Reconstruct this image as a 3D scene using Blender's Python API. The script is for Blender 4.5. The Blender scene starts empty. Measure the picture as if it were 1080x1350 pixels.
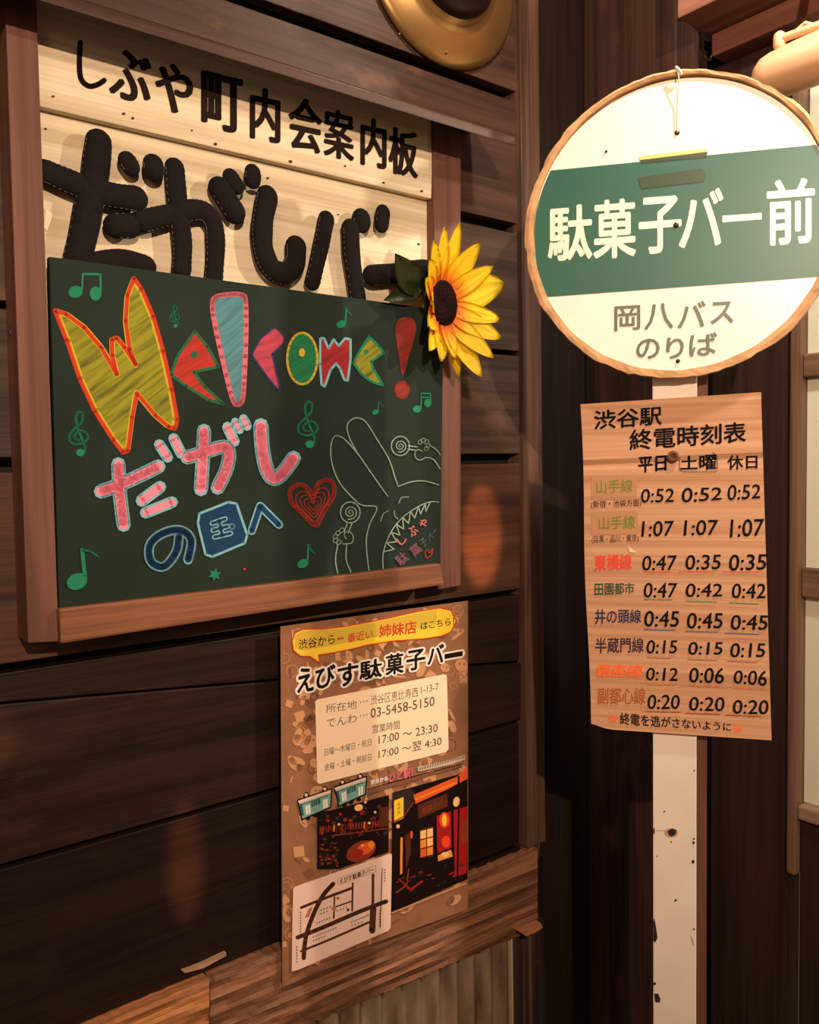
import bpy, bmesh, math, random
from mathutils import Vector, Matrix
from mathutils.geometry import tessellate_polygon
random.seed(7)
SC = bpy.context.scene
COL = SC.collection

# ------------------------------------------------------------------ camera
F = 1120.0
CAMZ = 1.5
upc = -Vector((350, 20300, 1120)).normalized()          # world up in camera axes (x right, y down, z forward)
fwc = (Vector((0, 0, 1)) - upc[2] * upc).normalized()
rtc = fwc.cross(upc)
if rtc[0] < 0: rtc = -rtc
RW = Matrix((rtc, fwc, upc))                            # camera axes -> world
cam_data = bpy.data.cameras.new('camera')
cam = bpy.data.objects.new('camera', cam_data)
COL.objects.link(cam)
cam_data.sensor_fit = 'HORIZONTAL'
cam_data.sensor_width = 36.0
cam_data.lens = F * 36.0 / 1080.0
cam_data.clip_start = 0.02
cx, cy, cz = (RW @ Vector((1, 0, 0)), RW @ Vector((0, -1, 0)), RW @ Vector((0, 0, -1)))
M = Matrix((cx, cy, cz)).transposed().to_4x4()
M.translation = Vector((0, 0, CAMZ))
cam.matrix_world = M
SC.camera = cam

# ------------------------------------------------------------------ world, lamps, exposure
w = bpy.data.worlds.new('world'); SC.world = w
w.use_nodes = True
w.node_tree.nodes['Background'].inputs[0].default_value = (1.0, 0.62, 0.42, 1)
w.node_tree.nodes['Background'].inputs[1].default_value = 0.05
SC.view_settings.view_transform = 'Standard'
SC.view_settings.look = 'None'
SC.view_settings.gamma = 1.0
SC.view_settings.exposure = 0.9
SC.view_settings.use_curve_mapping = False

def lamp(name, kind, loc, power, color, size, target=None, spot=None, blend=0.5):
    d = bpy.data.lights.new(name, kind)
    d.energy = power; d.color = color
    if kind == 'AREA': d.shape = 'DISK'; d.size = size
    else: d.shadow_soft_size = size
    if kind == 'SPOT': d.spot_size = math.radians(spot); d.spot_blend = blend
    o = bpy.data.objects.new(name, d); COL.objects.link(o)
    o.location = loc
    if target:
        o.rotation_euler = (Vector(target) - Vector(loc)).to_track_quat('-Z', 'Y').to_euler()
    return o
# spotlight on the ceiling behind and above the viewer, aimed at the bus stop sign and the wall corner
lamp('ceiling_spotlight_lamp', 'SPOT', (0.40, -0.75, 2.24), 88, (1.0, 0.715, 0.51), 0.012, (0.20, 1.3, 1.66), 76, 0.9)
# strong lamp off to the right beyond the end of the door wall: letter, cap and sunflower shadows fall to the left
lamp('side_lamp_bulb', 'POINT', (1.93, 0.94, 2.43), 62, (1.0, 0.80, 0.60), 0.02)
# bulb of the brass wall lamp over the notice board (out of frame)
lamp('wall_lamp_bulb', 'POINT', (0.27, 1.27, 2.46), 3.8, (1.0, 0.78, 0.56), 0.012)
# downlight close above the bus stop sign (out of frame)
lamp('doorway_lamp_bulb', 'SPOT', (0.66, 0.78, 2.55), 30, (1.0, 0.90, 0.78), 0.03, (0.60, 1.22, 1.98), 78, 0.9)
# weak warm room light from behind
lamp('room_glow', 'AREA', (-0.6, -1.2, 2.1), 5.0, (1.0, 0.62, 0.42), 0.9, (0.1, 1.3, 1.3))
# added narrow spots, shaped to throw the warm light patches on the planks
def patch(loc, target, power, deg, sx, sy):
    o = lamp('added_patch_spot', 'SPOT', loc, power, (1.0, 0.40, 0.15), 0.01, target, deg, 0.5)
    o.scale = (sx, sy, 1); return o
patch((0.16, -0.6, 1.38), (0.132, 1.569, 1.366), 330, 5.6, 0.42, 1.0)
patch((-0.5, -0.6, 1.05), (-0.333, 1.2, 0.93), 210, 6.6, 0.20, 1.0)
patch((-0.7, -0.6, 1.20), (-0.54, 1.045, 1.17), 60, 4.4, 0.6, 1.0)

# ------------------------------------------------------------------ frames (rotated axes a = along, b = into the wall, z = up)
def ray(px, py): return RW @ Vector((px - 540, py - 675, F))
dw = ray(1970, 580)
WALL = math.atan2(dw[1], dw[0])
SIGN = math.radians(-17)
class Frame:
    def __init__(s, ang): s.ang = ang; s.R = Matrix.Rotation(ang, 3, 'Z'); s.Ri = s.R.transposed()
    def lray(s, px, py): return s.Ri @ ray(px, py)
    def atb(s, px, py, b): r = s.lray(px, py); k = b / r[1]; return Vector((r[0]*k, b, r[2]*k + CAMZ))
    def ata(s, px, py, a): r = s.lray(px, py); k = a / r[0]; return Vector((a, r[1]*k, r[2]*k + CAMZ))
FW = Frame(WALL); FS = Frame(SIGN)
D = 1.15                                # wall surface: b = D in FW
class Plane:                            # surface facing the viewer, off = distance proud of it
    def __init__(s, fr, b): s.fr = fr; s.b = b
    def p(s, px, py, off=0.0): return s.fr.atb(px, py, s.b - off)
PW = Plane(FW, D)

# ------------------------------------------------------------------ materials
def lin(c):
    return tuple(((x/255)/12.92 if x/255 <= 0.04045 else ((x/255+0.055)/1.055)**2.4) for x in c) + (1.0,)
_m = {}
def base_mat(name):
    m = bpy.data.materials.new(name); m.use_nodes = True
    return m, m.node_tree, m.node_tree.nodes['Principled BSDF']
def flat(name, rgb, rough=0.6, metal=0.0, var=0.0, scale=60, spec=0.5, coat=0.0):
    if name in _m: return _m[name]
    m, nt, b = base_mat(name)
    b.inputs['Roughness'].default_value = rough
    b.inputs['Metallic'].default_value = metal
    b.inputs['Specular IOR Level'].default_value = spec
    b.inputs['Coat Weight'].default_value = coat
    c = lin(rgb)
    if var:
        tc = nt.nodes.new('ShaderNodeTexCoord'); n = nt.nodes.new('ShaderNodeTexNoise')
        n.inputs['Scale'].default_value = scale; n.inputs['Detail'].default_value = 6
        r = nt.nodes.new('ShaderNodeValToRGB')
        r.color_ramp.elements[0].position = 0.3; r.color_ramp.elements[1].position = 0.7
        r.color_ramp.elements[0].color = tuple(x*(1-var) for x in c[:3]) + (1,)
        r.color_ramp.elements[1].color = tuple(min(1, x*(1+var*0.6)) for x in c[:3]) + (1,)
        nt.links.new(tc.outputs['Object'], n.inputs['Vector']); nt.links.new(n.outputs['Fac'], r.inputs[0])
        nt.links.new(r.outputs[0], b.inputs['Base Color'])
    else: b.inputs['Base Color'].default_value = c
    _m[name] = m; return m
def wood(name, dark, light, axis='X', rough=0.6, grain=1.0, bump=0.4, worn=None, worn_amt=0.5, spec=0.35, fine=1.0):
    if name in _m: return _m[name]
    m, nt, b = base_mat(name); L = nt.links.new; N = nt.nodes.new
    b.inputs['Roughness'].default_value = rough; b.inputs['Specular IOR Level'].default_value = spec
    tc = N('ShaderNodeTexCoord'); mp = N('ShaderNodeMapping'); oi = N('ShaderNodeObjectInfo')
    L(tc.outputs['Object'], mp.inputs['Vector'])
    s = {'X': (1.3, 22, 22), 'Y': (22, 1.3, 22), 'Z': (22, 22, 1.3)}[axis]
    mp.inputs['Scale'].default_value = tuple(v*grain for v in s)
    mul = N('ShaderNodeMath'); mul.operation = 'MULTIPLY'; mul.inputs[1].default_value = 37.0
    L(oi.outputs['Random'], mul.inputs[0])
    cmb = N('ShaderNodeCombineXYZ')
    for i in range(3): L(mul.outputs[0], cmb.inputs[i])
    L(cmb.outputs[0], mp.inputs['Location'])
    n1 = N('ShaderNodeTexNoise'); n1.inputs['Scale'].default_value = 1.0; n1.inputs['Detail'].default_value = 8; n1.inputs['Distortion'].default_value = 0.9
    L(mp.outputs[0], n1.inputs['Vector'])
    mp2 = N('ShaderNodeMapping'); mp2.inputs['Scale'].default_value = tuple((v*7*fine if v > 5 else v*3) for v in s)
    L(tc.outputs['Object'], mp2.inputs['Vector']); L(cmb.outputs[0], mp2.inputs['Location'])
    n2 = N('ShaderNodeTexNoise'); n2.inputs['Scale'].default_value = 1.0; n2.inputs['Detail'].default_value = 4
    L(mp2.outputs[0], n2.inputs['Vector'])
    mx = N('ShaderNodeMath'); mx.operation = 'MULTIPLY_ADD'; mx.inputs[1].default_value = 0.45
    sub = N('ShaderNodeMath'); sub.operation = 'SUBTRACT'; sub.inputs[1].default_value = 0.5
    L(n2.outputs['Fac'], sub.inputs[0]); L(sub.outputs[0], mx.inputs[0]); L(n1.outputs['Fac'], mx.inputs[2])
    r = N('ShaderNodeValToRGB'); r.color_ramp.elements[0].position = 0.33; r.color_ramp.elements[1].position = 0.68
    r.color_ramp.elements[0].color = lin(dark); r.color_ramp.elements[1].color = lin(light)
    L(mx.outputs[0], r.inputs[0])
    out = r.outputs[0]
    if worn:
        n3 = N('ShaderNodeTexNoise'); n3.inputs['Scale'].default_value = 5.5; n3.inputs['Detail'].default_value = 7
        n3.inputs['Roughness'].default_value = 0.65
        mp3 = N('ShaderNodeMapping'); mp3.inputs['Scale'].default_value = (1, 1, 2.2) if axis == 'X' else (2.2, 2.2, 1)
        L(tc.outputs['Object'], mp3.inputs['Vector']); L(cmb.outputs[0], mp3.inputs['Location']); L(mp3.outputs[0], n3.inputs['Vector'])
        r3 = N('ShaderNodeValToRGB'); r3.color_ramp.elements[0].position = 0.62 - 0.2*worn_amt; r3.color_ramp.elements[1].position = 0.80 - 0.2*worn_amt
        L(n3.outputs['Fac'], r3.inputs[0])
        mc = N('ShaderNodeMix'); mc.data_type = 'RGBA'; mc.inputs['B'].default_value = lin(worn)
        L(r3.outputs[0], mc.inputs['Factor']); L(out, mc.inputs['A']); out = mc.outputs['Result']
    L(out, b.inputs['Base Color'])
    bp = N('ShaderNodeBump'); bp.inputs['Strength'].default_value = bump; bp.inputs['Distance'].default_value = 0.004
    L(mx.outputs[0], bp.inputs['Height']); L(bp.outputs[0], b.inputs['Normal'])
    _m[name] = m; return m
def chalk(name, rgb, under=(38, 46, 38), amt=0.35, hatch=(1, 0.55), hs=170):
    """chalk laid on in diagonal strokes, the board showing through between them"""
    if name in _m: return _m[name]
    m, nt, b = base_mat(name); L = nt.links.new; N = nt.nodes.new
    b.inputs['Roughness'].default_value = 0.85; b.inputs['Specular IOR Level'].default_value = 0.15
    tc = N('ShaderNodeTexCoord'); mp = N('ShaderNodeMapping'); mp.inputs['Rotation'].default_value = (0, math.atan2(hatch[1], hatch[0]), 0)
    mp.inputs['Scale'].default_value = (12, 1, hs)
    n = N('ShaderNodeTexNoise'); n.inputs['Scale'].default_value = 1.0; n.inputs['Detail'].default_value = 4; n.inputs['Distortion'].default_value = 0.4
    mr = N('ShaderNodeMapping'); mr.inputs['Rotation'].default_value = (0, math.atan2(hatch[1], hatch[0]), 0)
    L(tc.outputs['Object'], mr.inputs['Vector']); mp.inputs['Rotation'].default_value = (0, 0, 0)
    L(mr.outputs[0], mp.inputs['Vector']); L(mp.outputs[0], n.inputs['Vector'])
    r = N('ShaderNodeValToRGB'); r.color_ramp.elements[0].position = 0.30; r.color_ramp.elements[1].position = 0.58
    u = lin(under); c = lin(rgb)
    if amt < 0.12: u = tuple(x*0.75 for x in c)
    r.color_ramp.elements[0].color = tuple(u[i]*amt*1.6 + c[i]*(1-min(1, amt*1.6)) if amt*1.6 < 1 else u[i] for i in range(3)) + (1,)
    r.color_ramp.elements[1].color = c
    L(n.outputs['Fac'], r.inputs[0]); L(r.outputs[0], b.inputs['Base Color'])
    _m[name] = m; return m

M_UP = wood('stained_plank', (46, 30, 24), (78, 53, 43), 'X', 0.55, worn=(112, 72, 54), worn_amt=0.35)
M_UP2 = wood('stained_plank_grey', (52, 39, 32), (80, 62, 51), 'X', 0.55, worn=(110, 78, 60), worn_amt=0.3)
M_UP2B = wood('stained_plank_brown', (58, 38, 30), (92, 62, 48), 'X', 0.5, worn=(104, 66, 48), worn_amt=0.3)  # plain brown stain for one plank row
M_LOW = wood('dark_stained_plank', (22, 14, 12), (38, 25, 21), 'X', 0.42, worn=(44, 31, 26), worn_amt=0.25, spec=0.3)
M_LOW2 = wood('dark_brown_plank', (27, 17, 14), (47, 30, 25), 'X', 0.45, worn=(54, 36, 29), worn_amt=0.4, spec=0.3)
M_ORG = wood('orange_brown_plank', (96, 50, 30), (168, 98, 58), 'X', 0.5, grain=0.8, worn=(70, 48, 38), worn_amt=0.3)
M_POST = wood('frame_post_wood', (92, 58, 47), (120, 80, 67), 'Z', 0.6, bump=0.25, worn=(98, 62, 48), worn_amt=0.2)
M_CAP = wood('cap_board_wood', (52, 33, 27), (78, 52, 42), 'X', 0.5)
M_RAIL = wood('rail_wood', (72, 42, 29), (150, 98, 68), 'X', 0.55, grain=0.9, bump=0.5)
M_CREAM = wood('cream_board_wood', (190, 172, 140), (232, 218, 188), 'X', 0.65, grain=0.8, bump=0.5, fine=1.2)
M_BEAM = wood('weathered_beam_wood', (70, 42, 29), (156, 106, 75), 'X', 0.7, grain=0.9, bump=1.0, worn=(120, 84, 62), worn_amt=0.3)
M_BEAM2 = wood('weathered_orange_beam_wood', (84, 50, 30), (206, 136, 84), 'X', 0.7, grain=1.1, bump=1.0)
M_TRIM = wood('trim_wood', (58, 40, 32), (110, 80, 66), 'Z', 0.5, bump=0.6)
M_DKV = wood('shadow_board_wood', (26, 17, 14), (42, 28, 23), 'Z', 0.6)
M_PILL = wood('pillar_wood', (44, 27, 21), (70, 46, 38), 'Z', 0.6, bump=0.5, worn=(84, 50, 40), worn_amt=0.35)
M_DOOR = wood('door_wood', (36, 23, 18), (54, 36, 28), 'Z', 0.5)
M_BEAMH = wood('header_wood', (120, 76, 62), (156, 106, 90), 'Y', 0.6)
M_POLE = flat('white_painted_board', (232, 218, 200), 0.55, var=0.06, scale=14)
M_BLACKM = flat('black_backing', (16, 12, 11), 0.8)
M_BROWNP = wood('pole_back_wood', (78, 46, 32), (104, 64, 46), 'Z', 0.6)
M_FELT = flat('black_felt', (30, 27, 27), 0.95, var=0.25, scale=300, spec=0.1)
M_STITCH = flat('grey_thread', (104, 98, 94), 0.8)
M_BRASS = flat('brass', (190, 150, 96), 0.32, metal=0.9, var=0.15, scale=8)
M_GREENPAINT = None

# ------------------------------------------------------------------ object building
def new_obj(name, mesh, frame=None, parent=None):
    o = bpy.data.objects.new(name, mesh); COL.objects.link(o)
    if parent is not None: o.parent = parent
    return o
class Thing:
    def __init__(s, name, frame, origin, label=None, cat=None, group=None, structure=False):
        s.fr = frame; s.o = Vector(origin)
        e = bpy.data.objects.new(name, None); COL.objects.link(e)
        e.empty_display_size = 0.05
        e.rotation_euler = (0, 0, frame.ang)
        e.location = frame.R @ s.o
        s.e = e
        if label: e['label'] = label
        if cat: e['category'] = cat
        if group: e['group'] = group
        if structure: e['kind'] = 'structure'
    def part(s, name, bm, mat, parent=None, label=None, kind=None, smooth=False):
        me = bpy.data.meshes.new(name)
        for v in bm.verts: v.co -= s.o
        bm.to_mesh(me); bm.free()
        for m in (mat if isinstance(mat, (list, tuple)) else [mat]): me.materials.append(m)
        if smooth:
            for p in me.polygons: p.use_smooth = True
        o = new_obj(name, me, parent=parent or s.e)
        if label: o['label'] = label
        if kind: o['kind'] = kind
        return o
def prism(corners_f, corners_b, bev=0.0, bm=None):
    """closed solid between a front outline and a back outline"""
    bm = bm or bmesh.new()
    n0 = len(bm.verts)
    f = [bm.verts.new(c) for c in corners_f]; k = [bm.verts.new(c) for c in corners_b]
    fs = [bm.faces.new(f), bm.faces.new(list(reversed(k)))]
    n = len(f)
    for i in range(n): fs.append(bm.faces.new((f[i], k[i], k[(i+1) % n], f[(i+1) % n])))
    bmesh.ops.recalc_face_normals(bm, faces=fs)
    if bev: bmesh.ops.bevel(bm, geom=list({e for x in fs for e in x.edges}), offset=bev, segments=2, profile=0.6, affect='EDGES')
    return bm
def slab(plane, pts, off_f, off_b, bev=0.0015, bm=None):
    """pixel outline on the plane at off_f, pushed straight back (along b) to off_b"""
    fr = [plane.p(x, y, off_f) for x, y in pts]
    bk = [v + Vector((0, off_f - off_b, 0)) for v in fr]
    return prism(fr, bk, bev, bm)
def bbox(a0, a1, b0, b1, z0, z1, bev=0.002, bm=None):
    f = [Vector((a, b0, z)) for a, z in ((a0, z0), (a1, z0), (a1, z1), (a0, z1))]
    k = [Vector((a, b1, z)) for a, z in ((a0, z0), (a1, z0), (a1, z1), (a0, z1))]
    return prism(f, k, bev, bm)
def tube(path, rad, seg=12, bm=None, flat_b=1.0, cap=True):
    """smooth tube along points with radius per point and rounded ends"""
    bm = bm or bmesh.new()
    pts = [Vector(p) for p in path]; rads = rad if isinstance(rad, (list, tuple)) else [rad]*len(pts)
    P, Rr = [], []
    n = len(pts)
    if cap:
        d = (pts[0]-pts[1]).normalized(); r = rads[0]
        for k in (0.999, 0.92, 0.7, 0.38): P.append(pts[0] + d*r*k); Rr.append(r*math.sqrt(max(0.0004, 1-k*k)))
    for p, r in zip(pts, rads): P.append(p); Rr.append(r)
    if cap:
        d = (pts[-1]-pts[-2]).normalized(); r = rads[-1]
        for k in (0.38, 0.7, 0.92, 0.999): P.append(pts[-1] + d*r*k); Rr.append(r*math.sqrt(max(0.0004, 1-k*k)))
    rings = []; ref = None
    for i, p in enumerate(P):
        t = (P[min(i+1, len(P)-1)] - P[max(i-1, 0)]).normalized()
        if ref is None: ref = Vector((0, 1, 0)) if abs(t[1]) < 0.9 else Vector((1, 0, 0))
        s = t.cross(ref).normalized(); q = s.cross(t).normalized()
        if flat_b == 1.0: ref = q
        ring = []
        for j in range(seg):
            a = 2*math.pi*j/seg
            ring.append(bm.verts.new(p + (s*math.cos(a) + q*math.sin(a)*flat_b)*Rr[i]))
        rings.append(ring)
    for i in range(len(rings)-1):
        for j in range(seg):
            bm.faces.new((rings[i][j], rings[i][(j+1) % seg], rings[i+1][(j+1) % seg], rings[i+1][j]))
    bm.faces.new(list(reversed(rings[0]))); bm.faces.new(rings[-1])
    bmesh.ops.recalc_face_normals(bm, faces=bm.faces[:])
    return bm
def smooth_path(pts, n=8, closed=False):
    if len(pts) < 3: return [tuple(p) for p in pts]
    out = []; N = len(pts)
    for i in range(N if closed else N-1):
        p0 = pts[(i-1) % N] if (closed or i > 0) else pts[0]
        p1 = pts[i]; p2 = pts[(i+1) % N]
        p3 = pts[(i+2) % N] if (closed or i+2 < N) else pts[-1]
        for k in range(n):
            t = k/n
            out.append(tuple(0.5*((2*p1[c]) + (-p0[c]+p2[c])*t + (2*p0[c]-5*p1[c]+4*p2[c]-p3[c])*t*t + (-p0[c]+3*p1[c]-3*p2[c]+p3[c])*t*t*t) for c in range(2)))
    if not closed: out.append(tuple(pts[-1]))
    return out

# ---- flat print: painted, chalked or printed marks lying on a surface
_tc = {}
def text_mesh(s, bold):
    key = (s, bold)
    if key in _tc: return _tc[key]
    c = bpy.data.curves.new('t', 'FONT'); c.body = s; c.resolution_u = 3
    o = bpy.data.objects.new('t', c); COL.objects.link(o)
    dg = bpy.context.evaluated_depsgraph_get(); dg.update()
    me = bpy.data.meshes.new_from_object(o.evaluated_get(dg))
    vs = [(v.co.x, v.co.y) for v in me.vertices]; fs = [tuple(p.vertices) for p in me.polygons]
    bpy.data.objects.remove(o); bpy.data.curves.remove(c); bpy.data.meshes.remove(me)
    x0 = min(v[0] for v in vs); x1 = max(v[0] for v in vs); y0 = min(v[1] for v in vs); y1 = max(v[1] for v in vs)
    if bold:
        an = 1.0
        if bold < 0: bold, an = -bold, 0.35
        n = len(vs); v2, f2 = [], []
        dirs = [(math.cos(q*math.pi/3), math.sin(q*math.pi/3)) for q in range(6)] if bold < 0.05 else [(math.cos(q*math.pi/5), math.sin(q*math.pi/5)) for q in range(10)] + [(0, 0)]
        for k_, (dx, dy) in enumerate(dirs):
            v2 += [(x + dx*bold, y + (dy + dx*0.5*(1-an))*bold*an) for x, y in vs]; f2 += [tuple(i + k_*n for i in f) for f in fs]
        vs, fs = v2, f2; x0 -= bold; x1 += bold; y0 -= bold*an; y1 += bold*an
    vs = [((x-x0)/(x1-x0), (y-y0)/max(1e-6, y1-y0)) for x, y in vs]
    _tc[key] = (vs, fs); return _tc[key]
class Print:
    def __init__(s, plane, off, step=0.00003, org=(0, 0), sc=1.0, hf=None):
        s.hf = hf; s.clamp = None
        s.pl = plane; s.off = off; s.step = step; s.v = []; s.f = []; s.mi = []; s.mats = []; s.org = org; s.sc = sc
    def at(s, org, sc): s.org = org; s.sc = sc; return s
    def _p(s, x, y):
        X, Y = s.org[0] + x/s.sc, s.org[1] + y/s.sc
        if s.clamp: X = min(max(X, s.clamp[0]), s.clamp[1])
        return s.pl.p(X, Y, s.off + (s.hf(X, Y) if s.hf else 0.0))
    def _m(s, mat):
        if mat not in s.mats: s.mats.append(mat)
        return s.mats.index(mat)
    def add(s, pts, faces, mat):
        k = len(s.v); mi = s._m(mat)
        s.v += [s._p(x, y) for x, y in pts]
        for f in faces: s.f.append(tuple(i+k for i in f)); s.mi.append(mi)
    def up(s, n=1): s.off += s.step*n
    def poly(s, pts, mat, sm=0, lift=True):
        if sm: pts = smooth_path(pts, sm, True)
        tr = tessellate_polygon([[Vector((x, y, 0)) for x, y in pts]])
        s.add(pts, tr, mat)
        if lift: s.up()
    def stroke(s, pts, w, mat, sm=6, closed=False, lift=True, taper=False):
        if sm and len(pts) > 2: pts = smooth_path(pts, sm, closed)
        q = [pts[0]]
        for p in pts[1:]:
            if abs(p[0]-q[-1][0]) + abs(p[1]-q[-1][1]) > 1e-3: q.append(p)
        pts = q; n = len(pts); h = w/2
        vs, fs = [], []
        for i in range(n if closed else n-1):
            a, b = pts[i], pts[(i+1) % n]
            dx, dy = b[0]-a[0], b[1]-a[1]; L = math.hypot(dx, dy) or 1
            nx, ny = -dy/L, dx/L
            ha = h*(1-0.75*i/(n-1)) if taper else h; hb = h*(1-0.75*(i+1)/(n-1)) if taper else h
            k = len(vs)
            vs += [(a[0]+nx*ha, a[1]+ny*ha), (a[0]-nx*ha, a[1]-ny*ha), (b[0]-nx*hb, b[1]-ny*hb), (b[0]+nx*hb, b[1]+ny*hb)]
            fs.append((k, k+1, k+2, k+3))
        for i in range(n):
            hh = h*(1-0.75*i/(n-1)) if taper else h
            k = len(vs); p = pts[i]
            vs += [(p[0]+hh*math.cos(t*math.pi/4), p[1]+hh*math.sin(t*math.pi/4)) for t in range(8)]
            fs.append(tuple(range(k, k+8)))
        s.add(vs, fs, mat)
        if lift: s.up()
    def ell(s, x, y, rx, ry, mat, rot=0, n=20, lift=True):
        c, d = math.cos(rot), math.sin(rot)
        pts = [(x + rx*math.cos(t)*c - ry*math.sin(t)*d, y + rx*math.cos(t)*d + ry*math.sin(t)*c) for t in (2*math.pi*k/n for k in range(n))]
        s.add(pts, [tuple(range(n))], mat)
        if lift: s.up()
    def ring(s, x, y, rx, ry, w, mat, rot=0):
        c, d = math.cos(rot), math.sin(rot)
        pts = [(x + rx*math.cos(t)*c - ry*math.sin(t)*d, y + rx*math.cos(t)*d + ry*math.sin(t)*c) for t in (2*math.pi*k/24 for k in range(24))]
        s.stroke(pts, w, mat, sm=0, closed=True)
    def text(s, t, mat, bl, br, tl, tr=None, bold=0.0):
        """string stretched over the quad bl, br, tl, tr"""
        if tr is None: tr = (br[0] + tl[0]-bl[0], br[1] + tl[1]-bl[1])
        vs, fs = text_mesh(t, bold)
        out = []
        for u, v in vs:
            out.append(tuple((1-u)*(1-v)*bl[c] + u*(1-v)*br[c] + (1-u)*v*tl[c] + u*v*tr[c] for c in (0, 1)))
        n = len(out); m = n // (1 if not bold else 6 if abs(bold) < 0.05 else 11)
        o0 = s.off; k0 = len(s.v); kk = s._m(mat)
        for i, p in enumerate(out):
            s.off = o0 + 2.5e-6*(i//m); s.v.append(s._p(*p))
        for f in fs: s.f.append(tuple(i+k0 for i in f)); s.mi.append(kk)
        s.off = o0; s.up()
    def char(s, t, mat, x0, y0, x1, y1, sl=0.0, bold=0.0):
        w = (x1-x0)*sl
        s.text(t, mat, (x0, y1), (x1, y1-w), (x0, y0+w), (x1, y0), bold)
    def build(s, thing, name, parent=None, label=None, kind=None):
        if not s.v: return None
        me = bpy.data.meshes.new(name)
        me.from_pydata([tuple(v - thing.o) for v in s.v], [], s.f)
        for m in s.mats: me.materials.append(m)
        me.polygons.foreach_set('material_index', s.mi)
        # all faces towards the viewer (-b)
        me.update()
        bm = bmesh.new(); bm.from_mesh(me)
        flip = [f for f in bm.faces if f.normal.y > 0]
        bmesh.ops.reverse_faces(bm, faces=flip); bm.to_mesh(me); bm.free()
        o = new_obj(name, me, parent=parent or thing.e)
        if label: o['label'] = label
        if kind: o['kind'] = kind
        s.v, s.f, s.mi, s.mats = [], [], [], []
        return o

# ================================================================== SETTING
Z0, ZT = 0.0, 2.75
# left wall: dark backing with lapped planks
aL = FW.atb(-500, 600, D)[0]
aEnd = FW.atb(686, 600, D)[0]
aTrim = FW.atb(713, 600, D)[0]
wall = Thing('wall_left', FW, (aL, D, 0), structure=True)
wall.part('backing', bbox(aL, aTrim - 0.002, D+0.035, D+0.12, Z0, ZT, 0), M_BLACKM)
def zb(x, y): return PW.p(x, y)
# plank boundaries as measured: (y at x=0, y at x=686) upper edge, then lower edge
def vy(x, x0, y0):            # a horizontal wall line through (x0,y0) at column x
    z = FW.atb(x0, y0, D)[2]; r = FW.atb(x, y0, D)
    lo, hi = -3000, 4000
    for _ in range(40):
        m = (lo+hi)/2
        if FW.atb(x, m, D)[2] > z: lo = m
        else: hi = m
    return (lo+hi)/2
XL, XR = -500, 687
def line(x0, y0): return [(XL, vy(XL, x0, y0)), (XR, vy(XR, x0, y0))]
B = {}
rows = []   # (top edge [left,right], bottom edge, material)
def hl(y): return [(XL, vy(XL, 686, y)), (XR, vy(XR, 686, y))]
crack_t = [(XL, 968), (0, 926), (380, 894), (XR, 871)]
crack_b = [(XL, 972), (0, 929), (380, 897), (XR, 874)]
def l2(a): return a
rows = [
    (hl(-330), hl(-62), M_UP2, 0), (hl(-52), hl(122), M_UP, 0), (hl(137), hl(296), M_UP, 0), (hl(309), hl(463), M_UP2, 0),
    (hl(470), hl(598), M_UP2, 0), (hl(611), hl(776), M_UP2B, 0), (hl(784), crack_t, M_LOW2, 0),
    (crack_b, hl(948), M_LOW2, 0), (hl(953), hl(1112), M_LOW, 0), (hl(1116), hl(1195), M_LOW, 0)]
for i, (t, bt, m, _) in enumerate(rows):
    jag = random.uniform(-3, 3)
    pts = [(x + (jag if x == XR else 0), y) for x, y in t] + [(x + (jag if x == XR else 0), y) for x, y in reversed(bt)]
    bm = slab(PW, pts, 0.0, -0.022, 0.0018)
    # lapped siding: each plank leans out towards its lower edge
    wall.part('plank', bm, m)
# extra top plank up to the ceiling
zt = FW.atb(686, -340, D)[2]
wall.part('plank', bbox(aL, aEnd, D, D+0.022, zt, ZT-0.01), M_UP)
# splinter stuck on lowest plank
spl = slab(PW, [(240, 1280), (262, 1272), (298, 1255), (299, 1260), (268, 1277), (244, 1283)], 0.006, 0.0005, 0.0006)
wall.part('splinter', spl, wood('pale_splinter', (150, 118, 90), (190, 150, 118), 'X'), label='pale splinter')
# weathered beam in two lengths with layered worn face
def beam(pl, pts_top, pts_bot, off, m, seedv):
    rnd = random.Random(seedv)
    bm = bmesh.new()
    n = 90; lay = 16
    rows_ = []
    offs = [0]*(lay+1)
    ridge = [rnd.uniform(-0.004, 0.003) for _ in range(lay+1)]
    ph = [rnd.uniform(0, 6.28) for _ in range(lay+1)]
    for j in range(lay+1):
        t = j/lay; row = []
        for i in range(n+1):
            s = i/n
            xt = pts_top[0][0]*(1-s) + pts_top[1][0]*s; yt = pts_top[0][1]*(1-s) + pts_top[1][1]*s
            yb = pts_bot[0][1]*(1-s) + pts_bot[1][1]*s
            e = ridge[j] + 0.0018*math.sin(s*14 + ph[j]) + 0.0010*math.sin(s*41+ph[j]*2) + rnd.uniform(-0.0006, 0.0006)
            if j in (0, lay): e -= 0.004
            row.append(bm.verts.new(pl.p(xt, yt*(1-t) + yb*t + (rnd.uniform(-1.5, 1.5) if j in (0, lay) else 0), off + e)))
        rows_.append(row)
    for j in range(lay):
        for i in range(n):
            bm.faces.new((rows_[j][i], rows_[j+1][i], rows_[j+1][i+1], rows_[j][i+1]))
    # sides back to the wall
    bd = rows_[0] + [r[-1] for r in rows_[1:]] + list(reversed(rows_[-1][:-1])) + [r[0] for r in reversed(rows_[1:-1])]
    bk = [bm.verts.new((v.co[0], D + 0.03, v.co[2])) for v in bd]
    for i in range(len(bd)):
        k = (i+1) % len(bd)
        bm.faces.new((bd[i], bd[k], bk[k], bk[i]))
    bm.faces.new(bk)
    bmesh.ops.recalc_face_normals(bm, faces=bm.faces[:])
    return bm
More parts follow.
